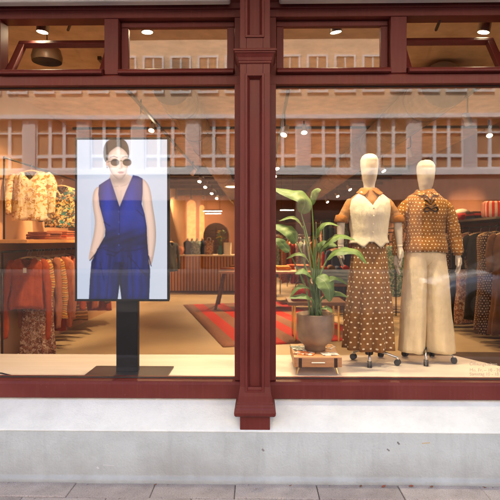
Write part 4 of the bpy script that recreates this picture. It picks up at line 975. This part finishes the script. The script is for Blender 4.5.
for i, (mts, lb) in enumerate((([whitec, rose], 'low white and rose'), ([amber, rust, amber, coral], 'amber and rust'), ([navy, denim, whitec], 'navy and denim'), ([amber, amber, striped], 'amber knit'), ([whitec, denim, navy, rose], 'white topped blue'))):
    pile(lb + ' pile on the trestle table', (px_ + .12 + i * .40, 7.3 + (i % 2) * .1, .931), mts, group=GP, rz=R(random.uniform(-8, 8)))
for i, (mts, lb) in enumerate((([rust, coral, amber], 'rust topped'), ([denim, whitec, denim, navy, denim], 'tall denim'), ([striped, amber], 'yellow striped'), ([crimson, rose, crimson, coral], 'crimson'))):
    pile(lb + ' pile in the rear row on the trestle table', (px_ + .30 + i * .42, 7.68, .931), mts, .28, .30, group=GP, rz=R(random.uniform(-8, 8)))
# brass legged table behind the plant
T2 = table('dark low table on thin brass legs behind the potted plant', fx(287, 3.9), fx(343, 3.9), 3.6, 4.25, .70, M['walnut'], M['brass'], False, .05)
for o in list(T2.children):
    if o.name.startswith('leg'): o.scale = (1, 1, 1)
o = tag(empty('handbag', (fx(300, 3.9), 3.85, .701)), 'crimson handbag on the dark low table behind the plant', 'handbag')
MB().loft([ring(0, 0, z, rx, ry, 32, 0, 3, 0, 3.5) for z, rx, ry in ((0, .13, .05), (.01, .14, .06), (.12, .13, .05), (.17, .115, .03))]).build('bag_body', crimson, o, smooth=True)
MB().tube(spline([(-.07, 0, .165), (-.06, 0, .24), (0, 0, .27), (.06, 0, .24), (.07, 0, .165)], 4), .006, 8).build('strap', M['ribbon'], o, smooth=True)
# long table with pale blue crate
T3Y = 4.9
table('dark table carrying a pale blue crate between plant and mannequin', fx(312, T3Y), fx(358, T3Y) + .15, T3Y - .1, T3Y + .8, .86, M['walnut'])
cx0, cx1, cz0, cz1 = fx(314, T3Y), fx(352, T3Y), .861, 1.10
cr = tag(empty('crate', ((cx0 + cx1) / 2, T3Y + .22, cz0)), 'pale blue slatted crate of rolled clothes on the dark table', 'crate')
M['bluecrate'] = plain('pale_blue_paint', (.30, .42, .46), .6)
hx, hy, hz = (cx1 - cx0) / 2, .22, cz1 - cz0
MB().box(-hx + .013, hx - .013, -hy + .013, hy - .013, 0, .012).build('base', M['bluecrate'], cr)
for k in range(4):
    z0 = .002 + k * hz / 4
    for sy in (-1, 1): MB().box(-hx, hx, min(sy * hy, sy * (hy - .012)), max(sy * hy, sy * (hy - .012)), z0, z0 + hz / 4 - .012).build('slat', M['bluecrate'], cr, bevel=.002)
    for sx in (-1, 1): MB().box(min(sx * hx, sx * (hx - .012)), max(sx * hx, sx * (hx - .012)), -hy + .0125, hy - .0125, z0, z0 + hz / 4 - .012).build('slat', M['bluecrate'], cr, bevel=.002)
for k, (mt, nm) in enumerate(((rust, 'rust'), (crimson, 'crimson'), (brown, 'brown'), (navy, 'navy'), (crimson, 'deep red'))):
    q = MB().tube([(0, -.17, 0), (0, -.165, 0), (0, .165, 0), (0, .17, 0)], [.03, .05, .05, .03], 14).build('rolled_garment', mt, None, smooth=True, loc=(cr.location.x - hx + .08 + k * (2 * hx - .16) / 4, cr.location.y, cz1 + .005 - .02 * (k % 2)))
    tag(q, nm + ' rolled garment in the pale blue crate', 'clothes', 'rolled garments in the crate')
# free-standing rails across the middle and the back
GM = 'clothes on the free standing middle rails'
palette = [(rust, 'rust'), (whitec, 'white'), (amber, 'amber'), (greenp, 'green print'), (coral, 'coral'), (teal, 'teal'), (rose, 'rose'), (redprint, 'brown print'), (denim, 'light denim'), (striped, 'yellow striped'), (brown, 'brown'), (crimson, 'crimson'), (navy, 'navy')]
def cross_rail(xa, xb, Y, z, n, place, ln, depth_dir=False, seed=0):
    rn = random.Random(seed)
    rail('clothes_rail', 'free standing dark clothes rail ' + place, (xa, Y, z), (xb, Y, z) if not depth_dir else (xa, xb, z), .014, group='free standing clothes rails')
    for i in range(n):
        t = (i + .5) / n; m_, nm = palette[rn.randrange(len(palette))]
        p = (lerp(xa, xb, t), Y, z) if not depth_dir else (xa, lerp(Y, xb, t), z)
        garment('shirt' if i % 2 else 'dress', nm + ' garment, ' + ((['first'] + ords)[i]) + (' from left' if not depth_dir else ' from front') + ', rail ' + place, 'clothes', GM, m_, p, (R(90) if not depth_dir else 0) + R(rn.uniform(-25, 25)), ln * rn.uniform(.7, 1.05), .42, .6 if i % 2 else 0, 1.1, seed=seed * 31 + i, thick=.05)
cross_rail(fx(276, 8.6), fx(318, 8.6), 8.6, 1.62, 11, 'in the middle behind the trestle table', 1.0, seed=3)
cross_rail(fx(318, 9.6), fx(350, 9.6), 9.6, 1.75, 9, 'behind the blue crate', 1.1, seed=4)
cross_rail(.9, 2.9, 12.2, 1.75, 13, 'near the back wall on the right', 1.2, seed=5)
cross_rail(fx(321, 6.9), fx(347, 6.9), 6.9, 1.98, 7, 'tall one beside the first mannequin', 1.15, seed=12)
cross_rail(fx(276, 5.2), fx(292, 5.2), 10.0, 1.80, 8, 'right of the pilaster', 1.0, seed=13)
cross_rail(fx(344, 5.6), 7.4, 5.6, 1.5, 6, 'between the two mannequins', 1.15, True, seed=6)
cross_rail(fx(396, 6.2), 8.2, 6.2, 1.55, 6, 'behind the second mannequin', 1.2, True, seed=8)

# counter with ribbed wooden front
CY = 10.3; cxa, cxb = fx(150, CY), fx(262, CY); czt = fz(255, CY)
ct = tag(empty('shop_counter', ((cxa + cxb) / 2, CY + .4, ZFL)), 'long shop counter with ribbed oak front and pale top', 'counter')
MB().box(cxa, cxb, CY + .03, CY + .75, ZFL, czt - .04).xform(rel(ct)).build('carcass', M['walnut'], ct)
MB().box(cxa - .03, cxb + .03, CY - .04, CY + .8, czt - .039, czt).xform(rel(ct)).build('counter_top', plain('pale_stone', (.58, .47, .34), .4), ct, bevel=.006)
rb = MB(); nsl = int((cxb - cxa) / .085)
for i in range(nsl): xx = cxa + .02 + i * .085; rb.box(xx, xx + .058, CY - .012, CY + .0295, ZFL + .06, czt - .041)
tag(rb.xform(rel(ct)).build('ribbed_front', M['oak_z'], ct, bevel=.004), kind='stuff')
# things on the counter
GC = 'goods on the counter'
for i, (px, mt, nm) in enumerate(((187.5, charcoal, 'dark'), (191.5, greenp, 'green patterned'), (197, greenp, 'pale green patterned'), (202, navy, 'navy'))):
    p = at(px, 240, CY + .35)
    b_ = tag(empty('bust_form', (p.x, CY + .35 + (i % 2) * .12, czt + .001)), 'small bust form in ' + nm + ' top on the counter, ' + ['first', 'second', 'third', 'fourth'][i] + ' from the screen', 'bust form', GC)
    rings = [ring(0, 0, z, rx, ry, 24) for z, rx, ry in ((.0, .09, .07), (.04, .10, .08), (.14, .085, .065), (.26, .115, .085), (.33, .12, .07), (.37, .09, .055), (.40, .04, .04))]
    MB().loft(rings).build('top', mt, b_, smooth=True)
    MB().lathe([(.036, .39), (.032, .44), (.034, .46), (.002, .47)], n=16).build('neck', M['mskin'], b_, smooth=True)
for i, (px, sz) in enumerate(((173.5, .10), (179.5, .12))):
    p = at(px, 240, CY + .25); b_ = tag(empty('pouch', (p.x, CY + .25, czt + .001)), ('small' if i == 0 else 'larger') + ' coral pouch at the left end of the counter', 'pouch', GC)
    MB().loft([ring(0, 0, z * sz, rx * sz, ry * sz, 24, .03, 5) for z, rx, ry in ((0, .8, .6), (.3, 1.05, .8), (1.0, 1.1, .8), (1.7, .8, .55), (2.0, .35, .2))]).build('pouch_body', fabric('coral_pouch_cloth', (.5, .2, .12), .1), b_, smooth=True)
p = at(209, 240, CY + .3); b_ = tag(empty('gift_bag', (p.x, CY + .3, czt + .001)), 'patterned paper bag on the counter beside the bust forms', 'bag', GC)
MB().loft([ring(0, 0, z, rx, .07, 24, 0, 3, 0, 5) for z, rx in ((0, .11), (.01, .115), (.40, .12))]).build('bag_body', redprint, b_)
MB().tube(spline([(-.05, 0, .39), (-.04, 0, .47), (.04, 0, .47), (.05, 0, .39)], 4), .006, 6).build('strap', whitec, b_)
p = at(227.5, 240, CY + .3); b_ = tag(empty('gift_bag', (p.x, CY + .3, czt + .001)), 'plain pale paper bag on the counter right of the flowers', 'bag', GC)
MB().loft([ring(0, 0, z, rx, .07, 24, 0, 3, 0, 5) for z, rx in ((0, .10), (.01, .105), (.34, .11))]).build('bag_body', whitec, b_)
MB().tube(spline([(-.05, 0, .33), (-.04, 0, .42), (.04, 0, .42), (.05, 0, .33)], 4), .006, 6).build('strap', rust, b_)
p = at(220.5, 240, CY + .3); vs_ = tag(empty('flower_vase', (p.x, CY + .3, czt + .001)), 'green glass vase of yellow flowers on the counter', 'vase', GC)
MB().lathe([(.06, 0), (.07, .02), (.075, .15), (.05, .22), (.06, .26)], n=20).build('vase_body', teal, vs_, smooth=True)
rn = random.Random(4)
for k in range(16):
    a = rn.uniform(0, 6.28); r = rn.uniform(.03, .20); z = rn.uniform(.38, .68); q = Vector((r * math.cos(a), r * math.sin(a) * .6, z))
    MB().tube([(0, 0, .22), q * .6 + Vector((0, 0, .1)), q], .004, 5).build('stem', M['stem'], vs_)
    b = MB(); 
    for j in range(7):
        a2 = j * .9; d = Vector((math.cos(a2), math.sin(a2) * .6, rn.uniform(-.4, .8))) * .05; s2 = Vector((-d.y, d.x, .01)).normalized() * .018
        b.add([q, q + d * .6 + s2, q + d, q + d * .6 - s2], [(0, 1, 2, 3)])
    b.build('flower' if k % 3 == 0 else 'leaf', plain('petal_yellow', (.6, .38, .04), .6) if k % 3 == 0 else M['stem'], vs_)
p = at(192, 238, CY + .2)
# arched mirrors and lit panels along the back wall
arch_m = plain('arch_plaster', (.62, .36, .20), .85)
for i, (pxa, pxb, top, lb) in enumerate(((171, 182, 196, 'left'), (187, 196, 200, 'middle'), (199.5, 204.5, 205, 'right'))):
    Yw = YB - .02; xa, xb = fx(pxa, Yw), fx(pxb, Yw); zt2 = fz(top, Yw); r = (xb - xa) / 2; pts = [(xa, ZFL), (xb, ZFL)] + [((xa + xb) / 2 + r * math.cos(a), zt2 - r + r * math.sin(a)) for a in np.linspace(0, math.pi, 13)]
    v = [(x, Yw - .05, z) for x, z in pts] + [(x, Yw + .018, z) for x, z in pts]; n = len(pts)
    o = MB().add(v, [tuple(range(n)), tuple(range(2 * n - 1, n - 1, -1))] + [(i_, (i_ + 1) % n, n + (i_ + 1) % n, n + i_) for i_ in range(n)]).build('wall_arch', arch_m)
    tag(o, lb + ' of the three pale plaster arches on the back wall', 'arch', 'plaster arches')
Yw = YB - .1; po = MB().box(fx(173, Yw), fx(176.5, Yw), Yw - .01, Yw, fz(216, Yw), fz(203, Yw)).build('poster', crimson); tag(po, 'narrow red poster on the left plaster arch of the back wall', 'poster')
Yw = 13.0; xm = fx(216, Yw); rm_ = .40
mr = tag(empty('round_mirror', (xm, Yw, ZFL)), 'large dark arched wardrobe niche behind the counter flowers', 'wardrobe')
pts = [(-.42, 0), (.42, 0)] + [(.42 * math.cos(a), 1.62 + .42 * math.sin(a)) for a in np.linspace(0, math.pi, 15)]; n = len(pts)
MB().add([(x, -.02, z) for x, z in pts] + [(x, .4, z) for x, z in pts], [tuple(range(n)), tuple(range(2 * n - 1, n - 1, -1))] + [(i_, (i_ + 1) % n, n + (i_ + 1) % n, n + i_) for i_ in range(n)]).build('door', M['walnut'], mr)
MB().box(-.004, .004, -.026, -.0205, .1, 1.9).build('door_gap', M['black'], mr)
MB().tube([(.05, -.045, .95), (.05, -.045, 1.15)], .01, 8).build('handle', M['brass'], mr)
mr.name = 'arched_wardrobe'
# shelves of goods on the back wall, right half
for si, zz in enumerate((1.2, 1.75, 2.3)):
    sh = tag(MB().box(.2, 3.6, YB - .38, YB - .002, zz - .03, zz).build('wall_shelf', M['oak'], bevel=.003), ['lowest', 'middle', 'topmost'][si] + ' of three oak shelves on the back wall', 'shelf', 'back wall shelves')
    for k in range(7):
        mts = [palette[random.randrange(len(palette))][0] for _ in range(random.randrange(3, 7))]
        pile(['first', 'second', 'third', 'fourth', 'fifth', 'sixth', 'seventh'][k] + ' folded pile from the left on the ' + ['lowest', 'middle', 'topmost'][si] + ' back wall shelf', (.45 + k * .48, YB - .2, zz + .001), mts, .32, .3, 'folded clothes on the back shelves')
# hanging garment far left, and small potted plant on the back counter
garment('coat', 'dark coat hung on the counter end beside the screen', 'coat', None, charcoal, (fx(171, 9.0), 9.0, 1.62), R(60), .75, .42, .7, 1.1, seed=90)

# ================================================================== CEILING: ducts, beams, tracks, lamps
for x, r, lb in ((-.9, .20, 'left'), (1.9, .24, 'right')):
    d = MB(); d.tube([(x, 1.6, 3.18), (x, YB - .05, 3.18)], r, 24); o = d.build('air_duct', M['duct'], smooth=False); 
    for k in range(12):
        yy = 2.2 + k * 1.28; MB().tube([(x, yy, 3.18), (x, yy + .05, 3.18)], r + .008, 24).build('duct_band', M['duct'], o)
    tag(o, 'round galvanised air duct under the ceiling on the ' + lb, 'duct', 'air ducts')
for k, yy in enumerate((9.2, 9.9, 10.9, 11.9, 13.0, 15.6)):
    tag(MB().box(XWL + .01, XWR - .01, yy - .09, yy + .09, 3.30, ZC - .002).build('ceiling_beam', M['beam'], bevel=.006), ['first', 'second', 'third', 'fourth', 'fifth', 'sixth'][k] + ' dark beam across the shop ceiling from the window', 'beam', 'ceiling beams')
tag(MB().box(-4.05, 4.55, .09, 9.0, ZC - .045, ZC - .003).build('display_ceiling', plain('display_soffit', (.55, .40, .25), .8)), kind='structure')
lampface = glow('lamp_face', (1.0, .80, .50), 26.0)
WARM = (1.0, .61, .29); FRONT = (1.0, .80, .52)
def spot_proto():
    o = empty('track_spotlight'); 
    MB().tube([(0, 0, 0), (0, 0, -.05)], .012, 8).build('stem', M['darksteel'], o)
    return o
def spotlight(label, pos, target, watt, group, angle=70, blend=.6, body_m=None, size=.05, light=True, col=None):
    pos = Vector(pos); target = Vector(target); d = (target - pos).normalized(); q = d.to_track_quat('-Z', 'Y').to_matrix().to_4x4()
    o = tag(empty('track_spotlight', pos), label, 'spotlight', group)
    MB().tube([(0, 0, .03), (0, 0, ZC - pos.z - .055)], .010, 8).build('stem', M['darksteel'], o)
    b = MB(); b.lathe([(.012, .10), (.040, .095), (.045, .02), (.047, -.055), (.041, -.055), (.039, -.046), (.0, -.046)], n=18, cap=False); b.xform(q).build('housing', body_m or M['steel'], o, smooth=False)
    f = MB(); f.lathe([(.0385, -.050), (.020, -.052), (.001, -.053)], n=16); f.xform(q).build('lamp', lampface, o)
    if light:
        ld = bpy.data.lights.new('spot', 'SPOT'); ld.energy = watt * LAMP; ld.color = col or WARM; ld.spot_size = R(angle); ld.spot_blend = blend; ld.shadow_soft_size = size
        lo = link(bpy.data.objects.new('spot', ld)); lo.parent = o; lo.location = d * .075; lo.rotation_euler = d.to_track_quat('-Z', 'Y').to_euler()
    return o
def track(label, p, q):
    p, q = Vector(p), Vector(q); o = MB().box(min(p.x, q.x) - .018, max(p.x, q.x) + .018, min(p.y, q.y) - .018, max(p.y, q.y) + .018, p.z - .018, p.z + .018).build('light_track', M['darksteel']); tag(o, label, 'light track', 'light tracks')
GS = 'track spotlights'
Y1 = .26; Z1 = 3.23
track('light track along the ceiling right behind the window', (-3.6, Y1, ZC - .065), (4.2, Y1, ZC - .065))
for px, tgt, nm, w in ((43, (-1.9, .30, ZPL), 'far left', 95), (147, (-.75, .34, ZPL), 'left', 95), (335, (.86, .46, 1.3), 'right', 130), (485, (1.36, .46, 1.3), 'far right', 125)):
    p = at(px, 29, Y1); spotlight('lit ' + nm + ' spotlight showing through the transom light', (p.x, Y1, p.z + .03), tgt, w * 1.1, GS, 82, .7, col=FRONT)
p = at(240, 29, Y1); spotlight('lit spotlight hidden behind the pilaster head', (p.x - .05, Y1, Z1), (.45, .42, .9), 150, GS, 82, .7, col=FRONT)
Y2 = 4.25
track('second light track across the shop ceiling', (-2.9, Y2, ZC - .16), (3.7, Y2, ZC - .16))
for px, py, tgt, nm in ((152, 128, (-1.95, 2.5, .3), 'beside the screen top'), (304, 130, (.75, 2.7, .3), 'above the plant'), (402, 131, (2.2, 2.6, .3), 'between the two mannequin heads'), (489, 133, (3.3, 2.6, .3), 'at the right edge')):
    p = at(px, py, Y2); spotlight('lit spotlight on the second track ' + nm, p, tgt, 150 if px < 450 else 90, GS, 90, .6, M['white'], .06)
# rows along the walls and over the middle
nth = ['first', 'second', 'third', 'fourth', 'fifth', 'sixth', 'seventh', 'eighth', 'ninth', 'tenth']
track('light track running deep along the left wall', (-1.55, 1.3, ZC - .14), (-1.55, 16.5, ZC - .14))
for k, yy in enumerate((1.55, 3.0, 5.6, 8.2, 9.6, 11.0, 13.0, 15.0)):
    tgt = (-2.85, yy + .85, 1.5 + (.35 if k == 0 else 0)) if k < 4 else (-2.0, yy - 1.5, .6)
    spotlight(nth[k] + ' spotlight from the window on the left wall track', (-1.55, yy, 3.17), tgt, (230, 330, 300, 280, 220, 170, 200, 200)[k], GS, 62, .7, M['white'])
track('light track running deep down the middle', (.35, 2.0, ZC - .14), (.35, 16.5, ZC - .14))
for k, yy in enumerate((3.2, 6.4, 7.6, 9.2, 11.0, 12.6, 14.2, 15.8)):
    spotlight(nth[k] + ' spotlight from the window on the middle track', (.35, yy, 3.05), (.35 + (-.9, .7, .2, .9, -1.4, .8, -1.0, .9)[k], yy - 1.3, .2), (230, 300, 560, 640, 600, 420, 300, 300)[k], GS, 75, .6, M['white'])
track('light track running deep along the right wall', (2.55, 2.0, ZC - .14), (2.55, 16.5, ZC - .14))
for k, yy in enumerate((2.6, 4.9, 6.8, 8.6, 10.6, 12.8, 15.2)):
    spotlight(nth[k] + ' spotlight from the window on the right wall track', (2.55, yy, 3.05), (3.5, yy - .8 if k > 1 else yy + .7, 1.2), (60, 150, 190, 200, 200, 200, 200)[k], GS, 85, .6, M['white'])
for k, px in enumerate((176, 191, 203, 222)):
    p = at(px, 200, 13.6); spotlight(nth[k] + ' small spotlight from the left washing the back wall', (p.x, 13.6, 3.05), (fx(px, YB), YB, 2.0), 420, 'back wall spotlights', 50, .8, M['white'])
# pendant lamp and two linear lamps
p = at(232, 187, 7.8); pl = tag(empty('pendant_lamp', p), 'wide pale pendant lamp shade left of the pilaster', 'lamp')
MB().lathe([(.03, .12), (.10, .10), (.17, .04), (.18, .0), (.175, -.002), (.16, .035), (.09, .09)], n=32, cap=False).build('shade', plain('lamp_shade_cream', (.7, .55, .32), .6), pl, smooth=True)
MB().lathe([(.001, -.01), (.12, .0), (.14, .012)], n=24).build('diffuser', glow('pendant_glow', (1, .78, .45), 3.0), pl)
MB().tube([(0, 0, .12), (0, 0, ZC - p.z - .003)], .004, 6).build('cord', M['black'], pl)
for i, (pxa, pxb, py, Yy) in enumerate(((203, 222, 211, 12.3), (205, 221, 213.5, 12.9), (280, 294, 210, 9.5))):
    a, b = at(pxa, py, Yy), at(pxb, py, Yy); o = tag(empty('linear_lamp', ((a + b) / 2)), ['front linear lamp above the counter', 'rear linear lamp above the counter', 'linear lamp over the middle rail right of the pilaster'][i], 'lamp', 'linear lamps'); L_ = (b - a).length / 2
    MB().box(-L_, L_, -.03, .03, 0, .04).build('housing', M['darksteel'], o); MB().box(-L_ + .01, L_ - .01, -.022, .022, -.008, -.0005).build('tube', glow('tube_glow', (1, .82, .6), 6.0), o)
    for s in (-1, 1): MB().tube([(s * L_ * .8, 0, .04), (s * L_ * .8, 0, ZC - o.location.z - .003)], .003, 5).build('cord', M['black'], o)
# wire globe pendant seen in the left transom light
p = at(47, 56, .62); wg = tag(empty('globe_pendant', p), 'dark globe pendant hanging behind the tilted left transom', 'lamp')
MB().lathe([(.02, .11), (.07, .095), (.11, .05), (.125, -.01), (.12, -.05)], n=28, cap=False).build('shade', plain('smoked_shade', (.22, .15, .09), .4), wg, smooth=True); MB().tube([(0, 0, .11), (0, 0, ZC - p.z - .046)], .004, 6).build('cord', M['black'], wg)

# ================================================================== SMALL THINGS OUTSIDE
# opening hours lettered on the right pane
ink = plain('lettering_film', (.50, .42, .31), .6, var=.02, bump=0)
def text(body, px, py, h):
    cu = bpy.data.curves.new('lettering', 'FONT'); cu.body = body; cu.size = h; cu.extrude = .0002; o = link(bpy.data.objects.new('lettering', cu)); p = at(px, py, YG - .008)
    dg = bpy.context.evaluated_depsgraph_get(); me = bpy.data.meshes.new_from_object(o.evaluated_get(dg)); bpy.data.objects.remove(o)
    me.materials.append(ink); q = link(bpy.data.objects.new('lettering', me)); q.location = p; q.rotation_euler = (R(90), 0, 0); return q
pane_r = [o for o in SF.children if o.name.startswith('window_pane')][-1]
for b_, py in (('Öffnungszeiten', 365.5), ('Mo. Fr. – 10 - 20 Uhr', 371.5), ('Samstag 10 - 18 Uhr', 375.5)):
    q = text(b_, 469.5, py, .032); q.parent = pane_r
# leaves blown against the foot of the wall
lm = [plain('dead_leaf_brown', (.20, .09, .045), .8), plain('dead_leaf_red', (.28, .08, .04), .8), plain('dead_leaf_tan', (.34, .22, .11), .8)]
for i, (px, py, sz, lb) in enumerate(((383, 485.5, .035, 'reddish dead leaf under the dark tape mark'), (411, 486.5, .045, 'reddish curled leaf in the middle of the right base wall'), (430, 484.8, .03, 'small brown leaf between two slab joints at the right'), (360, 484.5, .035, 'dark leaf left of the reddish leaves'), (290, 484.2, .02, 'tiny dark leaf right of the pilaster foot'), (482, 485, .028, 'dark leaf at the far right wall foot'), (156, 483.5, .022, 'tiny dark leaf left of the pilaster foot'), (256, 489, .02, 'pale tan scrap under the pilaster'))):
    p = atz(px, py, .004); a = random.uniform(0, 6.28)
    if p.y > YW - .045: p.y = YW - .05
    pts = [(-1, 0, .1), (-.5, -.42, .25), (.2, -.5, .12), (1, 0, .3), (.3, .5, .2), (-.4, .45, .08), (0, 0, 0)]
    o = MB().add([tuple(c * sz * .5 for c in q) for q in pts], [(6, 0, 1), (6, 1, 2), (6, 2, 3), (6, 3, 4), (6, 4, 5), (6, 5, 0)]).build('dead_leaf', lm[(1, 1, 0, 0, 0, 0, 0, 2)[i]], None, loc=p); o.rotation_euler = (random.uniform(-.2, .2), random.uniform(-.2, .2), a)
    tag(o, lb, 'leaf', 'dead leaves at the wall foot')
# marks left on wall and sill
def mark(px0, py0, px1, py1, w, m, Y=YW - .0022):
    a, b = at(px0, py0, Y), at(px1, py1, Y); d = (b - a).normalized(); n_ = Vector((-d.z, 0, d.x)) * w / 2
    v = [a + n_, b + n_, b - n_, a - n_]; MB().add(v + [p + Vector((0, .002, 0)) for p in v], [(3, 2, 1, 0), (0, 1, 5, 4), (1, 2, 6, 5), (2, 3, 7, 6), (3, 0, 4, 7)]).build('paint_mark', m, base_wall)
dk_ = plain('mark_dark', (.22, .22, .22), .8); yl_ = plain('mark_ochre', (.48, .40, .24), .8); lt_ = plain('mark_pale', (.57, .58, .59), .8)
for a in ((387, 449, 389.5, 451, .009), (397.5, 442, 399.5, 444.5, .010), (262, 449, 264, 451, .012)): mark(*a, dk_)
for a in ((422, 443.4, 430, 442.8, .006),): mark(*a, yl_)
for a in ((103, 465, 114, 465.6, .003), (97, 467, 98.5, 469, .010)): mark(*a, lt_)
